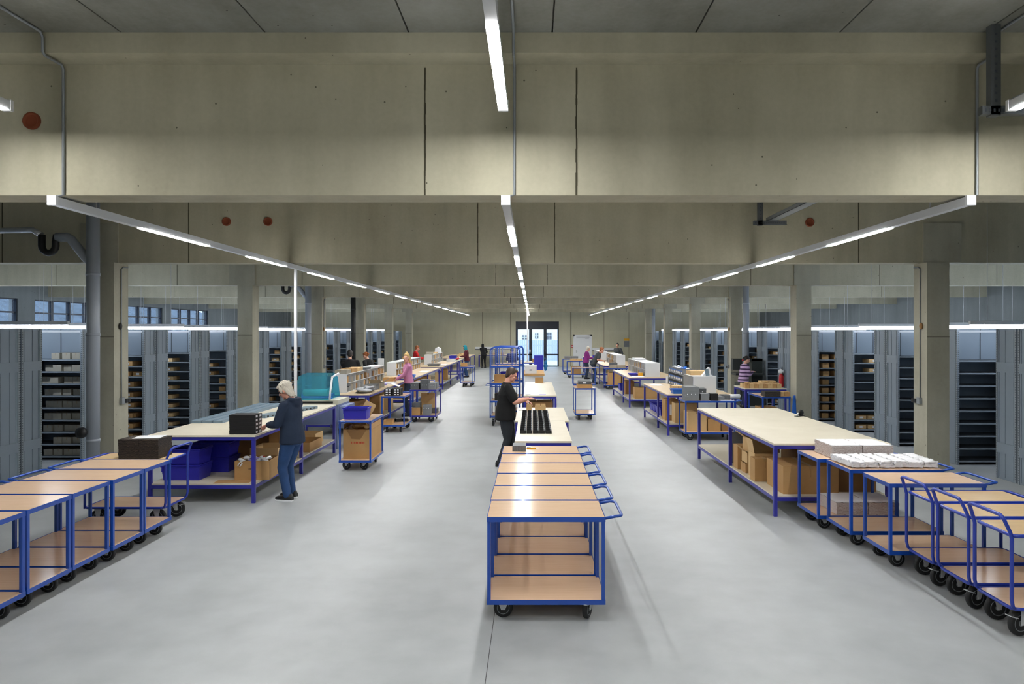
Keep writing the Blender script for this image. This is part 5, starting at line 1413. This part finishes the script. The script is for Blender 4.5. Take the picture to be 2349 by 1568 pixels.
MB().box(-.2, .2, -.18, .18, 0, .24, M_WHITE).build('box_body', t); MB().box(-.205, .205, -.185, .185, .241, .29, M_WHITE).build('lid', t); MB().box(-.05, .05, -.1835, -.181, .1, .14, M_GREYBOX).build('handle_hole', t)
t = thing('blue_screen_board', 'tall blue board on legs beyond the wooden counter', 'partition', (.25, 26.6, 0)); MB().box(-.18, .18, -.03, .03, .85, 1.46, M_CRATE).build('board', t)
for sx in (-.13, .15): MB().box(sx-.025, sx+.025, -.025, .025, 0, .85, M_CRATE).build('leg', t)
b = MB()
for z, r_ in ((.2, .06), (.3, .085), (.42, .06)): b.ball((0, 0, 1.0+z-.3), (r_, r_, .1), M_TEALBAG, 12)
b.tube([(-.04, 0, 1.15), (0, 0, 1.3), (.04, 0, 1.15)], .012, M_TEALBAG, 6); b.tube([(0, 0, 1.3), (-.16, -.06, 1.3)], .008, M_TEALBAG, 6)
o = b.build('hanging_bag', None, (.52, 26.66, .05)); tag(o, 'teal bag hanging from the blue board', 'bag')
t = bench('desk with papers in front of the glass door', -1.2, .5, 32.2, 33.2, z=.94, sh=False, name='desk')
b = MB(); b.lathe([(.14, 0), (.17, .38), (.16, .38), (.13, .01)], (.0, 31.6, 0), (0, 0, 1), M_GREYDK, 20); tag(b.build('waste_bin'), 'dark grey waste bin before the desk at the glass door', 'bin')
make_carton('small_carton', .3, .3, .16, M_CARD, 'brown box on the desk by the glass door', white=False, loc=(.15, 32.6, .9412))
sheet('white paper heap on the desk by the glass door', -.75, 32.6, .9412, .5, .4, 0, .1)
# right
t = open_carton('cardboard tray on the lone trolley in the right aisle', (1.42, 18.62, .859), .4, .44, .1, flaps=(0, 0, 0, 0), name='cardboard_tray')
t = thing('grey_box', 'dark grey labelled box standing in the cardboard tray', 'box', (1.42, 18.62, .866)); MB().box(-.17, .17, -.18, .18, 0, .17, M_GREYDK).build('box_body', t); MB().box(-.05, .04, -.183, -.181, .11, .15, M_PAPER).build('paper_label', t)
make_crate('light blue tray on the near right packing bench', (3.45, 15.95, zb), 0, .4, .34, .1, M_TRAYBLUE, name='plastic_tray', cat='tray')
make_carton('small_carton', .26, .34, .13, M_CARDL, 'light carton before the bins on the near right bench', white=False, loc=(3.5, 16.55, zb), tape=False)
sheet('white papers at the far end of the near right bench', 3.35, 18.4, zb, .3, .5)
sheet('white paper bag under the long right unit on the near right bench', 3.85, 18.88, zb, .3, .06, 0, .2, M_PAPER, 'paper_bag', 'bag')
make_carton('flat_carton', .4, .5, .1, M_CARDL, 'light carton standing on the near right white unit', white=False, loc=(4.0, 16.62, zb+.391), tape=False)
t = thing('leaflet_stand', 'white and blue folded leaflet stand on the near right unit', 'leaflet stand', (4.1, 16.1, zb+.391)); b = MB(); b.prism([(-.11, 0), (.11, 0), (.07, .2), (.05, .2)], 1, -.08, .08, M_PAPER); b.build('leaflet', t); MB().obox((.0, -.084, .09), (.09, .004, .16), Matrix.Rotation(-.2, 3, 'Y'), M_RAIL).build('leaflet_cover', t)
make_carton('tall_carton', .3, .42, .5, M_CARD, 'upright carton with white labels under the near right bench', white=True, loc=(3.32, 16.45, .267), lw=.1)
make_carton('tall_carton', .5, .4, .46, M_CARDL, 'light carton near the front leg under the near right bench', white=False, loc=(3.55, 15.95, .267))
gb = 'blue crates under the near right bench'
for k in range(4): make_crate('dark blue crate under the near right bench, %s from the camera' % ORD[k+1], (3.4, 17.25+.42*k, .267), 0, .4, .36, .2, group=gb)
sheet('white leaflets on the long right bench front', 3.35, 21.8, zb, .4, .5, 0, .01)
make_crate('blue flat tray on the long right bench', (3.35, 22.6, zb), 0, .3, .5, .06, name='plastic_tray', cat='tray')
make_carton('small_carton', .14, .2, .1, M_YELLOW, 'small yellow box on the long right bench', white=False, loc=(3.52, 22.2, zb), tape=False)
make_carton('large_carton', .8, .5, .34, M_CARD, 'big low carton under the front of the long right bench', white=False, loc=(3.65, 21.8, .267))
make_carton('large_carton', .3, .6, .44, M_CARDD, 'dark carton under the middle of the long right bench', white=False, loc=(3.3, 23.4, .267))
make_crate('dark blue crate at the far end under the long right bench', (3.35, 24.8, .267), 0, .4, .6, .22)
sheet('stack of white papers on top of the long right unit', 3.84, 24.6, zu, .36, .9, 0, .05)
t = open_carton('tall brown carton inside the trolley before the farther right bench', (3.42, 28.48, .184), .5, .5, .5, flaps=(0, 0, 1, 0), ang=1.6, fl=.3)
make_carton('storage_carton', .28, .45, .42, M_CARDL, 'light carton beside the tall one on that farther trolley', white=False, loc=(3.86, 28.48, .184))
greyload(3.5, 28.5, .869, [(-.14, .0, .3, .4, .12, 1, M_DIM), (.2, .05, .34, .4, .12, 1, M_DIM), (-.14, .1, .3, .3, .0001+.12, 1, M_GREYDK)][:2], 'the trolley before the farther right bench', 'boxes on the farther trolley')
o = MB().box(-.16, .16, -.14, .14, 0, .1, M_GREYDK).build('grey_box', None, (3.38, 28.5, .99)); tag(o, 'dark grey box on top of the pale ones before the farther bench', 'box')
make_carton('flat_carton', .6, .4, .12, M_CARDL, 'flat light carton on the trolley near the white door', white=False, loc=(2.28, 35.6, .859))
make_carton('storage_carton', .5, .4, .4, M_CARD, 'brown carton on the lower deck near the white door', white=False, loc=(2.28, 35.6, .184))
greyload(2.2, 38.6, .859, [(-.2, 0, .36, .4, .14, 1, M_GREYBOX), (.2, 0, .36, .4, .14, 1, M_GREYBOX)], 'the farthest right trolley', 'grey boxes on the farthest right trolley')
make_crate('dark blue crate on the far right bench', (3.3, 35.6, zb), 0, .34, .6, .2)
# right rear corner
gb = 'small cartons crowded on the blue table by the right column'; rr = random.Random(77)
for q in range(8):
    for r_ in range(2):
        o_lab = 'small brown carton on the blue table, %s from left, %s row' % (ORD[q+1], ['front', 'rear'][r_])
        make_carton('small_carton', .11, .2, .1+rr.uniform(0, .03), [M_CARD, M_CARDL][(q+r_) % 2], o_lab, white=False, tape=False, loc=(5.47+.116*q, 17.46+.24*r_, zb), rz=0, group=gb) if q < 8 else None
make_carton('long_carton', .42, .24, .14, M_CARDL, 'long light carton at the right of the blue table', white=True, loc=(6.2, 17.9, zb)) if False else None
make_carton('long_carton', .4, .22, .14, M_CARDL, 'long light carton raised behind the small cartons on the blue table', white=True, loc=(6.2, 18.02, zb))
b = MB(); b.box(-.18, .18, -.16, .16, 0, .12, M_BUNDLEB); o = b.build('black_bundle', None, (5.62, 16.1, .8595)); tag(o, 'black patterned bundle on the trolley by the right column', 'carton bundle')
for k in range(2): make_carton('small_carton', .14, .26, .1, [M_CARDL, M_CARD][k], 'pale carton right of the black bundle, %s' % ['nearer the bundle', 'at the deck edge'][k], white=False, loc=(5.87+.13*k*1.0, 16.2, .8595), tape=False)
b = MB(); V = []; mi = b.mi(M_TRAYBLUE)
for i in range(13):
    z = .88-.06*i; row = []
    for j in range(15):
        a = j/14; wdt = .07+.012*i; row.append(b.bm.verts.new((.012*math.sin(j*2.2)+.01, (a-.5)*wdt*2, z)))
    V.append(row)
for i in range(12):
    for j in range(14): f = b.bm.faces.new([V[i][j], V[i+1][j], V[i+1][j+1], V[i][j+1]]); f.material_index = mi; f.smooth = True
o = b.build('blue_cloth', None, (6.14, 16.02, 0), -.7); tag(o, 'bright blue cloth hanging at the trolley end by the right column', 'cloth')
md = o.modifiers.new('t', 'SOLIDIFY'); md.thickness = .006
make_carton('storage_carton', .4, .4, .36, M_CARD, 'brown carton under the trolley by the right column', white=False, loc=(5.73, 16.75, .187))
t = thing('packing_machine', 'dark green packing machine beyond the striped sweater woman', 'machine', (7.02, 22.2, 0))
b = MB(); b.box(-.35, .45, -.3, .3, .0, .72, M_MACHDK); b.build('machine_body', t)
MB().box(-.5, .42, -.34, .2, .98, 1.04, M_MACHDK).build('working_table', t)
b = MB(); b.box(.1, .45, -.05, .25, .72, 1.5, M_MACHDK); b.box(-.5, .45, -.05, .2, 1.42, 1.5, M_MACHDK); b.box(-.5, -.2, -.04, .18, 1.14, 1.42, M_MACHDK); b.build('arm_housing', t)
b = MB(); b.ball((-.2, -.08, 1.46), .028, M_RED, 10); b.build('stop_button', t)
t = thing('fire_extinguisher', 'red extinguisher with white cap hanging on a right rack end', 'fire extinguisher', (7.48, 20.5, .72))
b = MB(); b.lathe([(.05, 0), (.07, .02), (.07, .33), (.05, .38), (.025, .4)], (0, 0, 0), (0, 0, 1), M_RED, 18); b.build('cylinder', t); MB().lathe([(.03, .4), (.085, .42), (.085, .5), (.03, .54)], (0, 0, 0), (0, 0, 1), M_WHITE, 18).build('white_cap', t); MB().tube([(0, 0, .54), (0, -.05, .6), (.02, -.09, .35)], .01, M_BLACK, 6).build('hose', t)
b = MB(); b.box(.0, .09, -.03, .03, .1, .3, M_STEEL); b.build('wall_bracket', t)

# ------------------------------------------------------------------ world, camera, view
w = bpy.data.worlds.new('World'); SC.world = w; w.use_nodes = True
bg = w.node_tree.nodes['Background']; bg.inputs['Color'].default_value = (.62, .76, 1.0, 1); bg.inputs['Strength'].default_value = 4.4
cam = bpy.data.cameras.new('Camera'); co = bpy.data.objects.new('Camera', cam); COL.objects.link(co)
co.location = (0, 0, EYE); co.rotation_euler = (PI/2, 0, 0)
cam.sensor_width = 36; cam.sensor_fit = 'HORIZONTAL'; cam.lens = FPX/2349*36
cam.shift_x = (2349/2-PX)/2349; cam.shift_y = -(1568/2-PY)/2349
cam.clip_end = 300
SC.camera = co
vs = SC.view_settings; vs.view_transform = 'Standard'; vs.look = 'None'; vs.exposure = 0.0; vs.gamma = 1; vs.use_curve_mapping = False
cy = SC.cycles; cy.max_bounces = 6; cy.diffuse_bounces = 4; cy.glossy_bounces = 2; cy.transparent_max_bounces = 8; cy.caustics_reflective = False; cy.caustics_refractive = False
cy.sample_clamp_indirect = 6; cy.use_denoising = True; cy.use_adaptive_sampling = True; cy.adaptive_threshold = .1
cy.filter_width = 1.15
